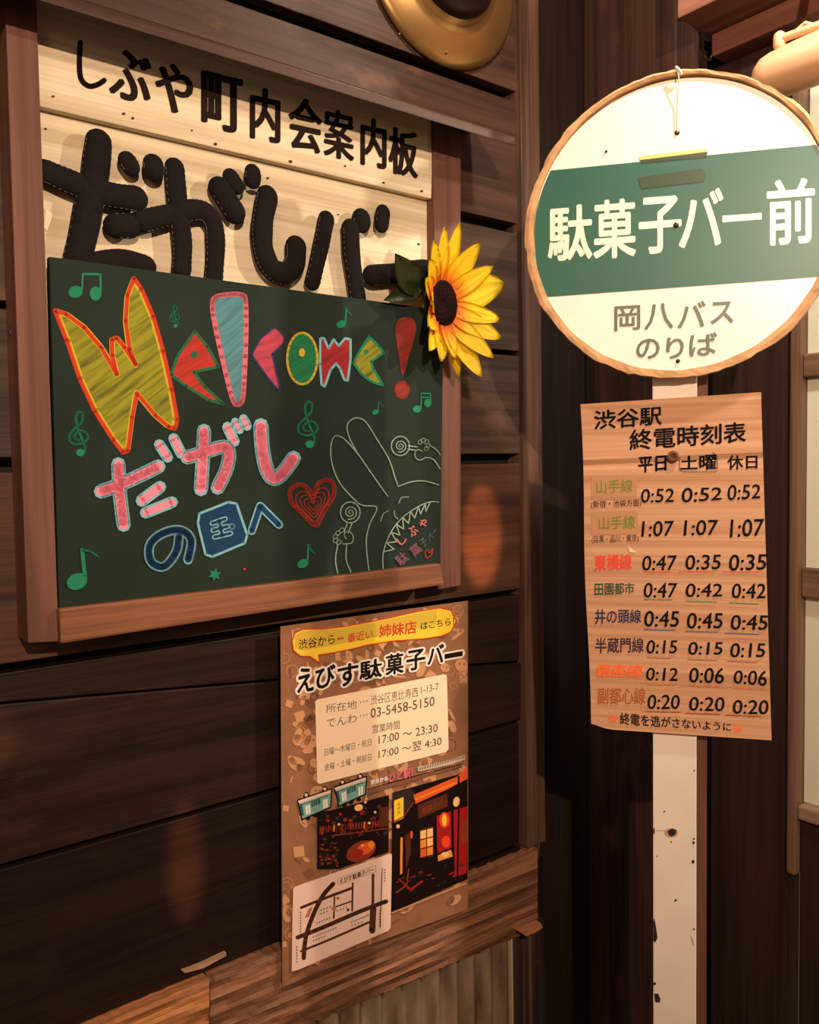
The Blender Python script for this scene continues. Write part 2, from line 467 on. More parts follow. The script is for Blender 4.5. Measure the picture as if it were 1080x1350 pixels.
def by(x): return 1350 - 0.418*(x-135)      # top line
def bb(x): return 1285 - 0.425*(x-560)      # bottom line
bo = 0.022
wall.part('beam', beam(PW, [(277.5, by(277.5)), (709, by(709)+8)], [(0, bb(277.5)), (0, bb(709)+1)], bo, M_BEAM, 3), M_BEAM)
wall.part('beam', beam(PW, [(-420, by(-420)), (276, by(276))], [(0, bb(-420)), (0, bb(276))], bo-0.002, M_BEAM2, 5), M_BEAM2, label='orange-brown worn beam')
zbm = FW.atb(620, bb(620), D)[2]
# loose wood chip under the beam end
wall.part('wood_chip', slab(PW, [(686, 1229), (714, 1217), (716, 1223), (708, 1229), (695, 1235)], 0.04, 0.0, 0.001), wood('chip_wood', (150, 96, 70), (180, 124, 92), 'X'))
# corrugated sheet under the beam
cs = bmesh.new(); a1 = FW.atb(673, 1300, D)[0]; prev = None; nst = 900
zt_c = zbm + 0.03
pitch = 0.043
for i in range(nst+1):
    a = a1 - (a1-aL)*i/nst
    b = D - 0.004 + 0.009*math.cos(2*math.pi*(a1-a)/pitch)
    cur = (cs.verts.new((a, b, 0.0)), cs.verts.new((a, b, zt_c)), cs.verts.new((a, b+0.001, 0.0)), cs.verts.new((a, b+0.001, zt_c)))
    if prev:
        cs.faces.new((prev[0], prev[1], cur[1], cur[0])); cs.faces.new((prev[2], cur[2], cur[3], prev[3]))
    if i in (0, nst): cs.faces.new((cur[0], cur[1], cur[3], cur[2]))
    prev = cur
def metal_mat():
    m, nt, b = base_mat('rusty_corrugated_metal'); L = nt.links.new; N = nt.nodes.new
    b.inputs['Roughness'].default_value = 0.6; b.inputs['Metallic'].default_value = 0.25
    tc = N('ShaderNodeTexCoord'); mp = N('ShaderNodeMapping'); mp.inputs['Scale'].default_value = (30, 1, 5)
    n = N('ShaderNodeTexNoise'); n.inputs['Scale'].default_value = 1.0; n.inputs['Detail'].default_value = 7
    r = N('ShaderNodeValToRGB'); r.color_ramp.elements[0].color = lin((84, 56, 38)); r.color_ramp.elements[1].color = lin((152, 132, 108))
    r.color_ramp.elements[0].position = 0.32; r.color_ramp.elements[1].position = 0.6
    L(tc.outputs['Object'], mp.inputs['Vector']); L(mp.outputs[0], n.inputs['Vector']); L(n.outputs['Fac'], r.inputs[0]); L(r.outputs[0], b.inputs['Base Color'])
    return m
cm = wall.part('corrugated_sheet', cs, metal_mat(), label='rusty pale corrugated metal sheet', smooth=True)
wall.part('sheet_edge', bbox(a1, a1+0.004, D-0.004, D+0.03, 0.0, zt_c, 0.0008), flat('pale_metal_edge', (190, 170, 140), 0.5), label='pale metal edge strip')
# old post below beam, right of the sheet
zpost = FW.atb(700, 1232, D)[2]
pb = bbox(a1+0.006, aTrim, D+0.0, D+0.05, 0.0, zpost+0.02, 0.006)
wall.part('post', pb, wood('peeling_dark_post', (34, 26, 24), (74, 58, 50), 'Z', worn=(150, 132, 112), worn_amt=-0.1), label='dark peeling post below the beam')
for xx, ww in ((690, 5), (699, 6)):
    aa = FW.atb(xx, 1300, D)[0]
    wall.part('bead', tube([(aa, D-0.001, 0.02), (aa, D-0.001, zpost-0.005)], 0.004, 8), M_TRIM)

# vertical corner batten over the plank ends
tr = Thing('trim_1', FW, (aTrim, D, 0), structure=True)
a_t0 = FW.atb(688, 300, D-0.012)[0]; a_t1 = FW.atb(713, 300, D-0.012)[0]
zlo = FW.atb(700, 1112, D)[2]
tr.part('batten', bbox(a_t0, a_t1, D-0.012, D+0.034, zlo, ZT, 0.003), M_TRIM)
for k, (dx, dz) in enumerate(((0.003, 0.0), (0.012, -0.012), (0.022, 0.004), (0.03, -0.008))):   # broken lower end
    tr.part('sliver', prism([Vector((a_t0+dx, D-0.010, zlo+0.02)), Vector((a_t0+dx+0.007, D-0.010, zlo+0.02)), Vector((a_t0+dx+0.004, D-0.010, zlo-0.022+dz))],
            [Vector((a_t0+dx, D+0.0, zlo+0.02)), Vector((a_t0+dx+0.007, D+0.0, zlo+0.02)), Vector((a_t0+dx+0.004, D+0.0, zlo-0.022+dz))]), M_TRIM)

# recessed dark boards behind the corner, up to the door wall
BR = D + 0.06
A1 = FW.atb(782, 300, BR)[0]
rec = Thing('wall_back', FW, (aTrim, BR, 0), structure=True)
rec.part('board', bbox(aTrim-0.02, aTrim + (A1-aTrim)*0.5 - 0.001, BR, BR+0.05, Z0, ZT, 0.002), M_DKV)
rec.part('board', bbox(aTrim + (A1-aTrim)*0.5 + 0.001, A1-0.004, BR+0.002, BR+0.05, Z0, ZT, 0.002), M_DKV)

# door wall, perpendicular to the plank wall; its face is a = A1, it comes towards the viewer on the right
def PB(px, py, a=None): v = FW.ata(px, py, a if a is not None else A1); return v[1], v[2]
b_p0 = BR - 0.0; b_p1 = PB(893, 60, A1-0.03)[0]
wr = Thing('wall_right', FW, (A1, 0.9, 0), structure=True)
pl = wr.part('pillar', bbox(A1-0.03, A1+0.10, b_p1, b_p0, Z0, ZT, 0.006), M_PILL)
b_d0 = PB(930, 700)[0]; b_d1 = PB(1042, 700)[0]; b_d2 = 0.43
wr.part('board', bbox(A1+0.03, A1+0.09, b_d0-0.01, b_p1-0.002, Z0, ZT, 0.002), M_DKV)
# header beams above the doorway
A_h1 = A1 - 0.13
zh1 = PB(895, 24, A_h1)[1]
b_h = PB(893, 20, A_h1)[0]
wr.part('header', bbox(A_h1, A1+0.09, b_d2, b_h, zh1, zh1+0.16, 0.003), M_BEAMH)
wr.part('upper_board', bbox(A1-0.01, A1+0.09, b_d2, b_h, zh1+0.162, ZT, 0.002), M_BEAMH)
A_h2 = A1 - 0.035
zh2 = PB(938, 75, A_h2)[1]; b_h2 = PB(938, 75, A_h2)[0]
wr.part('lintel', bbox(A_h2, A1+0.09, b_d2, b_h2, zh2, zh1-0.002, 0.003), M_BEAMH)
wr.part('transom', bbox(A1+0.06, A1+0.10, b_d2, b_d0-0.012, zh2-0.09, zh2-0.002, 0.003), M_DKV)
# rounded bracket board beside the pillar
v0 = PB(894, 28, A1-0.028); 
br_out = [PB(x, y, A1-0.028) for x, y in ((891, 28), (900, 27), (910, 33), (919, 41), (924, 50), (925, 62), (924, 95), (924, 150), (891, 150))]
wr.part('bracket', prism([Vector((A1-0.028, b, z)) for b, z in br_out], [Vector((A1-0.005, b, z)) for b, z in br_out], 0.0015), M_PILL)
# iron hook on the bracket
hk = [PB(x, y, A1-0.05) for x, y in ((927, 52), (927, 66), (930, 76), (937, 80), (938, 74))]
wr.part('hook', tube([(A1-0.05, b, z) for b, z in hk], 0.0022, 8), flat('iron', (70, 58, 52), 0.35, metal=0.8), smooth=True)
wr.part('hook_plate', bbox(A1-0.05, A1-0.02, hk[0][0]-0.006, hk[0][0]+0.006, hk[0][1]-0.004, hk[0][1]+0.02, 0.001), flat('iron', (70, 58, 52)))

# door: stile, moulding, glass panes and rails
dr = Thing('door_1', FW, (A1, b_d2, 0), structure=True)
dr.part('stile', bbox(A1, A1+0.045, b_d1, b_d0-0.013, Z0, zh2-0.005, 0.003), M_DOOR)
bm1 = PB(1055, 700)[0]
dr.part('moulding', bbox(A1-0.008, A1+0.04, bm1, b_d1-0.001, Z0+0.75, zh2-0.005, 0.004), wood('moulding_wood', (84, 60, 46), (122, 92, 72), 'Z', 0.45))
rails = [(PB(1070, 497, A1+0.01)[1], PB(1070, 466, A1+0.01)[1]), (PB(1070, 788, A1+0.01)[1], PB(1070, 750, A1+0.01)[1])]
zbt = PB(1070, 1060, A1+0.01)[1]
for z0, z1 in rails:
    dr.part('glazing_bar', bbox(A1+0.004, A1+0.035, b_d2, bm1-0.001, z0, z1, 0.003), wood('bar_wood', (90, 64, 50), (124, 92, 72), 'Y', 0.45))
dr.part('sill', bbox(A1-0.004, A1+0.04, b_d2, bm1-0.001, zbt-0.03, zbt-0.004, 0.004), wood('sill_wood', (110, 86, 66), (146, 118, 92), 'Y', 0.45))
dr.part('lower_panel', bbox(A1+0.006, A1+0.035, b_d2, bm1-0.001, Z0, zbt-0.031, 0.003), M_DOOR)
def glass():
    m, nt, b = base_mat('frosted_glass')
    b.inputs['Base Color'].default_value = lin((226, 224, 200)); b.inputs['Roughness'].default_value = 0.35
    b.inputs['Transmission Weight'].default_value = 0.25; b.inputs['IOR'].default_value = 1.45
    return m
GL = glass()
ys = [zbt-0.004] + [v for r in reversed(rails) for v in r] + [zh2-0.006]
for k in range(3):
    dr.part('pane', bbox(A1+0.018, A1+0.022, b_d2, bm1-0.002, ys[2*k]+0.001, ys[2*k+1]-0.001, 0), GL)
# floor and ceiling
fl = Thing('floor', FW, (0, 0, 0), structure=True)
fl.part('slab', bbox(aL, A1+0.1, -1.2, D+0.12, -0.06, 0.0, 0), flat('dark_concrete', (70, 60, 54), 0.8, var=0.3, scale=9))
cl = Thing('ceiling', FW, (0, 0, ZT), structure=True)
cl.part('slab', bbox(aL, A1+0.1, 0.2, D+0.12, ZT+0.002, ZT+0.06, 0), M_DKV)

# ================================================================== NOTICE BOARD
nb = Thing('notice_board', FW, PW.p(60, 845, 0.0), 'framed wooden notice board with dark cap, brushed black lettering and black felt letters', 'sign')
O_BACK, O_PL = 0.014, 0.028
def rowpts(xa, ya, xb, yb_, xc, yc, xd, yd): return [(xa, ya), (xb, yb_), (xc, yc), (xd, yd)]
cr_ = PW.p(680, 181, 0.115)          # cap: a board sloping down from the wall like a small roof
aC0, aC1, zc0 = PW.p(-60, 0, 0.0)[0]-0.05, cr_[0], cr_[2]
prof = [(D-0.115, zc0), (D-0.115, zc0-0.015), (D-0.001, zc0+0.049), (D-0.001, zc0+0.062)]
cap = prism([Vector((aC0, b, z)) for b, z in prof], [Vector((aC1, b, z)) for b, z in prof], 0.0022)
nb.part('cap', cap, M_CAP, label='dark cap board sloping like a small roof')
zc = zc0 + 0.014
def clampz(bm):
    for v in bm.verts: v.co[2] = min(v.co[2], zc0-0.015 + (v.co[1]-(D-0.115))*0.561 - 0.001)
    return bm
nb.part('back_panel', slab(PW, [(40, 130), (572, 255), (590, 760), (66, 820)], O_BACK, 0.002, 0.001), M_CREAM)
nb.part('lettered_plank', clampz(slab(PW, [(46, -30), (572, 120), (569, 262), (48, 139)], O_PL, 0.0145, 0.002)), M_CREAM)
nb.part('post', clampz(slab(PW, [(5, -40), (47, -40), (78, 846), (37, 848)], 0.050, 0.0, 0.002)), M_POST)
nb.part('post', clampz(slab(PW, [(571, 110), (607, 110), (608, 772), (577, 778)], 0.034, 0.0, 0.002)), M_POST)
nb.part('bottom_rail', slab(PW, [(78.5, 803), (581, 743), (586, 771), (80, 849)], 0.062, 0.003, 0.003), M_RAIL)
# cap board
# nail in left post side, nail heads
nb.part('nail', tube([PW.p(17, 425, 0.02), PW.p(14, 440, 0.02)], 0.0022, 8), flat('rust', (60, 44, 38), 0.5, metal=0.6), label='rusty bent nail')
# brushed characters on the upper plank
INK = flat('black_ink', (34, 24, 20), 0.85, spec=0.1)
pr = Print(PW, O_PL + 0.0003)
pr.at((0, 0), 3.0)
CHL = 'brushed black character'
pr.stroke([(318, 168), (314, 240), (320, 310), (350, 340), (385, 335), (412, 318)], 22, INK)
for t, r in (('ぶ', (430, 218, 600, 382)), ('や', (612, 268, 765, 432)), ('町', (795, 312, 962, 500))): pr.build(nb, 'character', label=CHL); pr.char(t, INK, *r, -0.22, -0.045)
pr.at((300, 0), 2.571)
for t, r in (('内', (75, 310, 180, 468)), ('会', (205, 345, 322, 502)), ('案', (325, 383, 430, 528)), ('内', (450, 410, 540, 558)), ('板', (545, 448, 647, 586))): pr.build(nb, 'character', label=CHL); pr.char(t, INK, *r, -0.22, -0.045)
pr.build(nb, 'character', label=CHL)
# nail holes
ph = Print(PW, O_PL + 0.0003); hole = flat('nail_hole', (60, 38, 26), 0.9)
for x, y, r in ((163, 150, 2.4), (175, 156, 2.2), (284, 190, 2.5), (383, 213, 2.6), (455, 219, 1.6), (506, 241, 1.8), (70, 127, 2), (556, 252, 2), (253, 172, 1.5)): ph.ell(x, y, r, r*0.8, hole); ph.build(nb, 'nail_hole')
ph.off = O_BACK + 0.0003
for x, y, r in ((60, 170, 2), (118, 186, 1.5), (353, 235, 2), (552, 322, 2), (446, 283, 1.5)): ph.ell(x, y, r, r*0.8, hole); ph.build(nb, 'nail_hole')
# stuffed felt letters: each stroke a padded tube
LO = 0.031
def felt(strokes):
    bm = bmesh.new(); st = []
    for pts, w in strokes:
        sp = smooth_path(pts, 6) if len(pts) > 2 else [tuple(pts[0]), ((pts[0][0]+pts[1][0])/2, (pts[0][1]+pts[1][1])/2), tuple(pts[1])]
        ws = w if isinstance(w, (list, tuple)) else (w, w)
        P = [PW.p(x, y, LO) for x, y in sp]
        n = len(P); rr = []
        for i in range(n):
            t = i/(n-1); y = FW.R @ P[i]
            bulge = 0.96 + 0.025*math.sin(i*0.9 + pts[0][0])
            rr.append((ws[0]*(1-t)+ws[1]*t)/2/F*y[1]*bulge*1.03)
        # shorten so that the round ends stay within the traced length
        def pull(a, b, r):
            d = b-a; L = d.length
            return a + d*min(0.9, r/max(L, 1e-6)) if L > r*1.0 else a + d*0.5
        if n == 3:
            L = (P[2]-P[0]).length; k = min(0.42, rr[0]/L)
            d = P[2]-P[0]; P = [P[0]+d*k, P[0]+d*0.5, P[2]-d*k]
        tube(P, rr, 14, bm, flat_b=0.62)
        # stitches around the seam
        side = []
        for sgn in (-1, 1):
            for i in range(1, n):
                a, b = P[i-1], P[i]
                t = (b-a); 
                if t.length < 1e-5: continue
                L = t.length; t = t.normalized()
                s = Vector((t[2], 0, -t[0]))*sgn
                m = max(1, int(L/0.008))
                for k in range(m):
                    q = a + (b-a)*((k+0.5)/m) + s*rr[i]*0.93 + Vector((0, -0.003, 0))
                    side.append((q - t*0.0018, q + t*0.0018))
        st += side
    return bm, st
letters = [
 [([(130, 188), (124, 235), (113, 290), (101, 350)], (36, 38)), ([(60, 226), (100, 243), (140, 256), (178, 262)], (32, 34)),
  ([(160, 200), (180, 232)], 25), ([(202, 203), (202, 240)], 28), ([(136, 298), (184, 298)], 33), ([(126, 350), (155, 345), (190, 352)], 34)],
 [([(230, 222), (234, 270), (240, 320), (239, 356)], (28, 27)), ([(188, 292), (225, 283), (262, 277), (280, 292), (284, 325), (281, 372)], (29, 26)),
  ([(280, 234), (318, 294)], 32), ([(297, 223), (319, 256)], 22), ([(333, 216), (333, 249)], 23)],
 [([(352, 260), (346, 292), (346, 325), (356, 352), (374, 361), (388, 348), (390, 326)], (31, 30))],
 [([(430, 290), (423, 325), (412, 372)], (24, 22)), ([(462, 302), (464, 340), (472, 395)], (27, 24)), ([(475, 276), (478, 306)], 28), ([(506, 270), (502, 307)], 22)],
 [([(490, 363), (525, 360), (560, 355)], 27)],
]
for L in letters:
    bm, st = felt(L)
    o = nb.part('felt_letter', bm, M_FELT, smooth=True, label='stuffed black felt letter with pale stitching')
    sb = bmesh.new()
    for a, b in st: tube([a, b], 0.0006, 4, sb, cap=False)
    nb.part('stitching', sb, M_STITCH, parent=o, kind='stuff')
# torn paper scrap behind the first letter
nb.part('paper_scrap', slab(PW, [(60, 275), (71, 283), (62, 305), (58, 300)], O_BACK+0.002, O_BACK+0.0002, 0), flat('paper_scrap', (230, 215, 190)))

# ================================================================== CHALKBOARD
OB = 0.050
cb = Thing('chalkboard', FW, PW.p(78, 800, OB), 'green chalkboard with coloured Welcome lettering and rabbit doodle, resting in the notice board frame', 'chalkboard')
def board_mat():
    m, nt, b = base_mat('chalkboard_green'); L = nt.links.new; N = nt.nodes.new
    b.inputs['Roughness'].default_value = 0.75; b.inputs['Specular IOR Level'].default_value = 0.15
    tc = N('ShaderNodeTexCoord'); n = N('ShaderNodeTexNoise'); n.inputs['Scale'].default_value = 7; n.inputs['Detail'].default_value = 5
    r = N('ShaderNodeValToRGB'); r.color_ramp.elements[0].color = lin((30, 42, 37)); r.color_ramp.elements[1].color = lin((38, 51, 45))
    r.color_ramp.elements[0].position = 0.35; r.color_ramp.elements[1].position = 0.75
    L(tc.outputs['Object'], n.inputs['Vector']); L(n.outputs['Fac'], r.inputs[0]); L(r.outputs[0], b.inputs['Base Color'])
    return m
cb.part('panel', slab(PW, [(65, 338), (585, 409), (581, 744), (78, 802)], OB, OB-0.012, 0.0012), board_mat())
W_ = lambda *a: a
GRN = chalk('chalk_green', (37, 129, 92), amt=0.1); LBL = chalk('chalk_light_blue', (124, 182, 196), amt=0.1)
PNK = chalk('chalk_pink', (250, 142, 168), amt=0.08); PALE = chalk('chalk_pale_green', (146, 172, 154), amt=0.2)
RED = chalk('chalk_red_orange', (194, 61, 36), amt=0.1); OLV = chalk('chalk_olive', (147, 147, 43), amt=0.45, hatch=(1, 0.75)); YEL = chalk('chalk_yellow', (199, 172, 51), amt=0.1)
REDF = chalk('chalk_red_fill', (184, 56, 48), amt=0.3); DGR = chalk('chalk_dark_green', (46, 101, 70), amt=0.15)
PKO = chalk('chalk_pink_outline', (209, 110, 127), amt=0.05); BLF = chalk('chalk_blue_fill', (89, 144, 158), amt=0.3, hatch=(1, 0.8))
PKR = chalk('chalk_rose_fill', (185, 72, 92), amt=0.3, hatch=(1, 0.3)); PUR = chalk('chalk_violet_blue', (55, 56, 103), amt=0.3)
GRF = chalk('chalk_green_fill', (34, 122, 79), amt=0.25); DRD = chalk('chalk_dark_red', (141, 51, 43), amt=0.3)
MRD = chalk('chalk_crimson', (161, 44, 49), amt=0.3); DBL = chalk('chalk_dark_blue', (25, 65, 103), amt=0.2); HRT = chalk('chalk_brick', (161, 58, 48), amt=0.2)
BRD = flat('board_show_through', (48, 56, 47), 0.7)
k = Print(PW, OB + 0.0003)
k.at((40, 330), 3.6)
Wp = [(125, 290), (178, 308), (260, 370), (340, 465), (412, 590), (390, 500), (388, 425), (410, 418), (445, 460), (500, 545), (470, 470), (452, 340), (460, 220), (490, 140), (525, 190), (580, 320), (625, 480), (665, 660), (690, 800), (680, 842), (650, 832), (590, 780), (503, 675), (482, 790), (462, 945), (440, 952), (395, 895), (310, 760), (240, 610), (180, 430)]
k.poly(Wp, OLV)
k.stroke(Wp, 26, YEL, sm=0, closed=True)
Wo = [(c[0] + (c[0]-430)*0.03, c[1] + (c[1]-560)*0.02) for c in Wp]
k.stroke(Wo, 19, RED, sm=0, closed=True); k.build(cb, 'chalk_letter', label='olive chalk letter W outlined in orange')
ep = [(780, 385), (840, 455), (892, 552), (775, 578), (830, 650), (915, 728), (850, 712), (740, 645), (668, 590), (700, 500)]
k.poly(ep, REDF); k.stroke(ep, 15, DGR, sm=0, closed=True); k.ell(778, 495, 17, 17, DGR); k.build(cb, 'chalk_letter', label='red chalk letter e outlined in green')
lp = [(880, 222), (940, 210), (1005, 212), (1022, 245), (1024, 400), (1016, 600), (1008, 705), (985, 732), (960, 705), (920, 550), (880, 370), (864, 260)]
k.poly(lp, BLF); k.stroke(lp, 23, PKO, sm=4, closed=True); k.build(cb, 'chalk_letter', label='light blue chalk letter l outlined in pink')
def dnote(p, x1, y1, x2, y2, s, top, m):   # beamed pair
    p.ell(x1, y1, 34*s, 28*s, m, -0.2); p.ell(x2, y2, 28*s, 34*s, m)
    p.stroke([(x1+30*s, y1-5*s), (x1+34*s, top)], 9*s, m); p.stroke([(x2+24*s, y2), (x2+22*s, top+2)], 9*s, m); p.stroke([(x1+34*s, top), (x2+22*s, top+2)], 11*s, m)
dnote(k, 215, 197, 310, 205, 1.0, 112, GRN); k.build(cb, 'music_note', label='green chalk pair of beamed notes')
def treble(p, cx, cy, s, m, w=9):
    pts = [(5, 90), (25, 92), (28, 60), (0, -10), (-14, -70), (0, -100), (18, -90), (14, -55), (-20, -20), (-44, 10), (-38, 42), (0, 52), (38, 34), (40, 5), (14, -12), (-16, 4), (-18, 26), (2, 34)]
    p.stroke([(cx + x*s, cy + y*s) for x, y in pts], w*s, m)
    p.ell(cx + 8*s, cy + 92*s, 20*s, 18*s, m)
treble(k, 230, 868, 1.0, GRN, 11); k.build(cb, 'treble_clef'); treble(k, 685, 312, 0.5, GRN, 13); k.build(cb, 'treble_clef')
k.at((300, 330), 3.0)
cp = [(188, 308), (222, 342), (218, 368), (172, 410), (188, 480), (205, 552), (150, 485), (100, 412), (135, 350)]
k.stroke(cp, 16, PUR, sm=0, closed=True); k.poly(cp, PKR); k.build(cb, 'chalk_letter', label='rose chalk letter c outlined in violet')
k.ell(296, 428, 60, 102, GRF); k.ring(296, 428, 60, 102, 9, YEL); k.ell(295, 404, 12, 17, YEL); k.build(cb, 'chalk_letter', label='green chalk letter o outlined in yellow')
mp_ = [(367, 348), (382, 348), (400, 388), (420, 352), (440, 378), (465, 348), (487, 352), (487, 430), (476, 515), (462, 512), (445, 468), (430, 448), (408, 472), (385, 538), (372, 532), (366, 450)]
k.poly(mp_, MRD); k.stroke(mp_, 9, LBL, sm=0, closed=True); k.build(cb, 'chalk_letter', label='crimson chalk letter m outlined in light blue')
e2 = [(560, 342), (600, 380), (616, 405), (568, 440), (578, 470), (615, 534), (570, 520), (530, 490), (499, 445), (522, 400)]
k.poly(e2, OLV); k.stroke(e2, 10, GRN, sm=0, closed=True); k.ell(548, 402, 10, 10, GRN); k.build(cb, 'chalk_letter', label='olive chalk letter e outlined in green')
ex = [(665, 300), (680, 272), (705, 264), (733, 272), (747, 308), (735, 360), (715, 430), (693, 496), (680, 430), (668, 360)]
k.poly(ex, DRD, sm=3); k.ring(690, 552, 26, 32, 9, HRT); k.ell(690, 552, 24, 30, DRD); k.build(cb, 'exclamation_mark', label='dark red chalk exclamation mark')
def snote(p, x, y, s, m, flag):
    p.ell(x, y, 22*s, 16*s, m, -0.4)
    p.stroke([(x+18*s, y-5*s), (x+22*s, y-70*s)], 6*s, m); p.stroke([(x+22*s, y-70*s), (x+30*s, y-55*s), (x+flag*s, y-36*s)], 8*s, m, taper=True)
snote(k, 450, 292, 0.9, GRN, 48); k.build(cb, 'music_note'); snote(k, 585, 640, 0.6, GRN, 60); k.build(cb, 'music_note')
dnote(k, 750, 628, 792, 604, 0.5, 565, GRN); k.stroke([(765, 582), (803, 582)], 5, GRN); k.build(cb, 'music_note')
k.at((360, 520), 3.857)
treble(k, 178, 150, 1.12, GRN, 10); k.build(cb, 'treble_clef')
# big pink kana, outlined in light blue (photo pixels)
k.at((0, 0), 1.0)
kana = [([(156, 612), (158, 650), (163, 692)], 16), ([(133, 648), (165, 636), (209, 615)], 16), ([(187, 660), (211, 642)], 14), ([(192, 676), (227, 662)], 13),
        ([(210, 586), (221, 603)], 12), ([(229, 578), (239, 598)], 12),
        ([(269, 568), (268, 594), (265, 645)], 16), ([(247, 603), (270, 596), (296, 589), (302, 600), (298, 620), (287, 643)], 16), ([(300, 563), (309, 582)], 12),
        ([(310, 556), (316, 567)], 9), ([(321, 552), (326, 562)], 10), ([(344, 561), (346, 592), (352, 620), (362, 631), (374, 622), (387, 604)], 17)]
for sl_ in (slice(0, 6), slice(6, 11), slice(11, 12)):
    for pts, wd in kana[sl_]: k.stroke(pts, wd*1.12+1, LBL, lift=False)
    k.up()
    for pts, wd in kana[sl_]: k.stroke(pts, wd*1.12-5.5, PNK, lift=False)
    k.up(); k.build(cb, 'chalk_letter', label='pink chalk kana outlined in light blue')
no = [(236, 707), (232, 728), (216, 747), (199, 740), (198, 718), (215, 703), (238, 699), (252, 712), (248, 738)]
k.stroke(no, 13, LBL); k.stroke(no, 8.5, DBL); k.build(cb, 'chalk_letter', label='blue chalk kana')
bx_ = [(263, 677), (301, 662), (312, 664), (326, 705), (323, 716), (280, 734), (271, 731), (261, 690)]
k.poly(bx_, DBL); k.stroke(bx_, 3.2, LBL, sm=0, closed=True)
for seg in ([(280, 690), (297, 684)], [(281, 699), (300, 694)], [(283, 708), (304, 703)], [(289, 687), (293, 706)]): k.stroke(seg, 7, LBL, lift=False)
k.up()
for seg in ([(280, 690), (297, 684)], [(281, 699), (300, 694)], [(283, 708), (304, 703)], [(289, 687), (293, 706)]): k.stroke(seg, 3.5, DBL, lift=False)
k.up(); k.ring(306, 694, 3, 3.5, 1.5, LBL); k.build(cb, 'chalk_letter', label='blue chalk boxed character')
he = [(332, 700), (343, 667), (368, 692)]
k.stroke(he, 11, LBL, sm=0); k.stroke(he, 7, DBL, sm=0); k.build(cb, 'chalk_letter', label='blue chalk kana')
k.at((40, 580), 3.0)
k.ell(185, 560, 42, 32, GRN, -0.4); k.stroke([(216, 540), (205, 435)], 15, GRN); k.stroke([(205, 438), (235, 440), (272, 464)], 14, GRN, taper=True); k.build(cb, 'music_note')
star = [(730 + (28 if i % 2 == 0 else 13)*math.sin(i*math.pi/6+0.2), 533 - (28 if i % 2 == 0 else 13)*math.cos(i*math.pi/6+0.2)) for i in range(12)]
k.ell(848, 511, 5, 5, RED); k.build(cb, 'chalk_dot'); k.poly(star, GRN); k.build(cb, 'star', label='green chalk star')
k.at((360, 520), 3.857)
k.ell(152, 860, 30, 22, GRN, -0.5); k.stroke([(176, 845), (180, 768)], 9, GRN); k.stroke([(180, 768), (195, 795), (215, 812)], 14, GRN, taper=True); k.build(cb, 'music_note')
hp = [(218, 665), (150, 605), (95, 550), (88, 492), (120, 462), (165, 468), (205, 505), (230, 455), (270, 435), (306, 455), (308, 515), (262, 590)]
k.stroke(hp, 22, HRT, closed=True)
for sc_ in (0.74, 0.56, 0.38, 0.2):
    k.stroke([(205 + (x-205)*sc_, 560 + (y-560)*sc_ + 8) for x, y in hp], 6, HRT, closed=True)
k.build(cb, 'heart', label='brick red chalk heart')
lw = 5.5
RN = iter(['rabbit_face', 'rabbit_ear', 'rabbit_brow', 'rabbit_mouth', 'rabbit_arm', 'rabbit_arm', 'rabbit_arm', 'rabbit_arm', 'rabbit_eye', 'rabbit_eye', 'rabbit_nose'])
for pts in ([(583, 517), (500, 400), (430, 300), (360, 225), (315, 212), (295, 262), (300, 350), (340, 450), (420, 540), (460, 565), (528, 575), (492, 660), (475, 740), (480, 830), (488, 892)],
            [(430, 300), (385, 210), (380, 150), (420, 120), (470, 138), (530, 230), (590, 330), (620, 420), (637, 468)], [(637, 468), (700, 445), (770, 440), (843, 460)],
            [(560, 885), (562, 800), (600, 700), (660, 625), (740, 570), (800, 546), (843, 548)],
            [(330, 910), (318, 840), (330, 762)], [(397, 903), (372, 840), (375, 762)], [(800, 260), (830, 280), (850, 306)], [(775, 320), (815, 330), (850, 378)],
            [(548, 645), (560, 610), (585, 592)], [(640, 552), (655, 525), (690, 522)], [(617, 592), (620, 618), (635, 632)]):
    k.stroke(pts, lw, PALE); k.build(cb, next(RN))
arc = smooth_path([(562, 800), (600, 700), (660, 625), (740, 570), (800, 546)], 4)
zz = []
for i, (x, y) in enumerate(arc):
    dx, dy = x-720, y-800; L = math.hypot(dx, dy)
    zz.append((x, y) if i % 2 == 0 else (x - dx/L*48, y - dy/L*48))
k.stroke(zz, 5, PALE, sm=0); k.build(cb, 'rabbit_teeth')
def spiral(cx_, cy_, r, turns=2.3): return [(cx_ + r*t*math.cos(turns*2*math.pi*t), cy_ + r*t*math.sin(turns*2*math.pi*t)) for t in (i/46 for i in range(4, 47))]
for sx, sy, r in ((393, 600, 36), (648, 262, 32)):
    k.stroke(spiral(sx, sy, r), 5.5, PALE, sm=0); k.ring(sx, sy, r+14, r+17, 5.5, PALE)
k.stroke([(378, 655), (362, 700)], 5, PALE); k.stroke([(402, 655), (382, 705)], 5, PALE); k.stroke([(688, 262), (732, 266)], 5, PALE); k.stroke([(686, 278), (726, 284)], 5, PALE)
for fx, fy in ((350, 690), (330, 705), (318, 722), (318, 742), (335, 752)): k.ring(fx, fy, 13, 10, 4.5, PALE, -0.7)
k.stroke([(355, 760), (400, 755), (407, 720), (385, 695), (362, 712), (372, 735)], 5, PALE)
for fx, fy in ((748, 242), (765, 234), (782, 242), (788, 260), (780, 276)): k.ring(fx, fy, 9, 12, 4.5, PALE, 0.5)
k.stroke([(760, 290), (740, 280), (724, 292), (724, 318), (745, 334), (775, 322)], 5, PALE); k.build(cb, 'lollipop_drawing', label='pale chalk spiral lollipops held in paws')
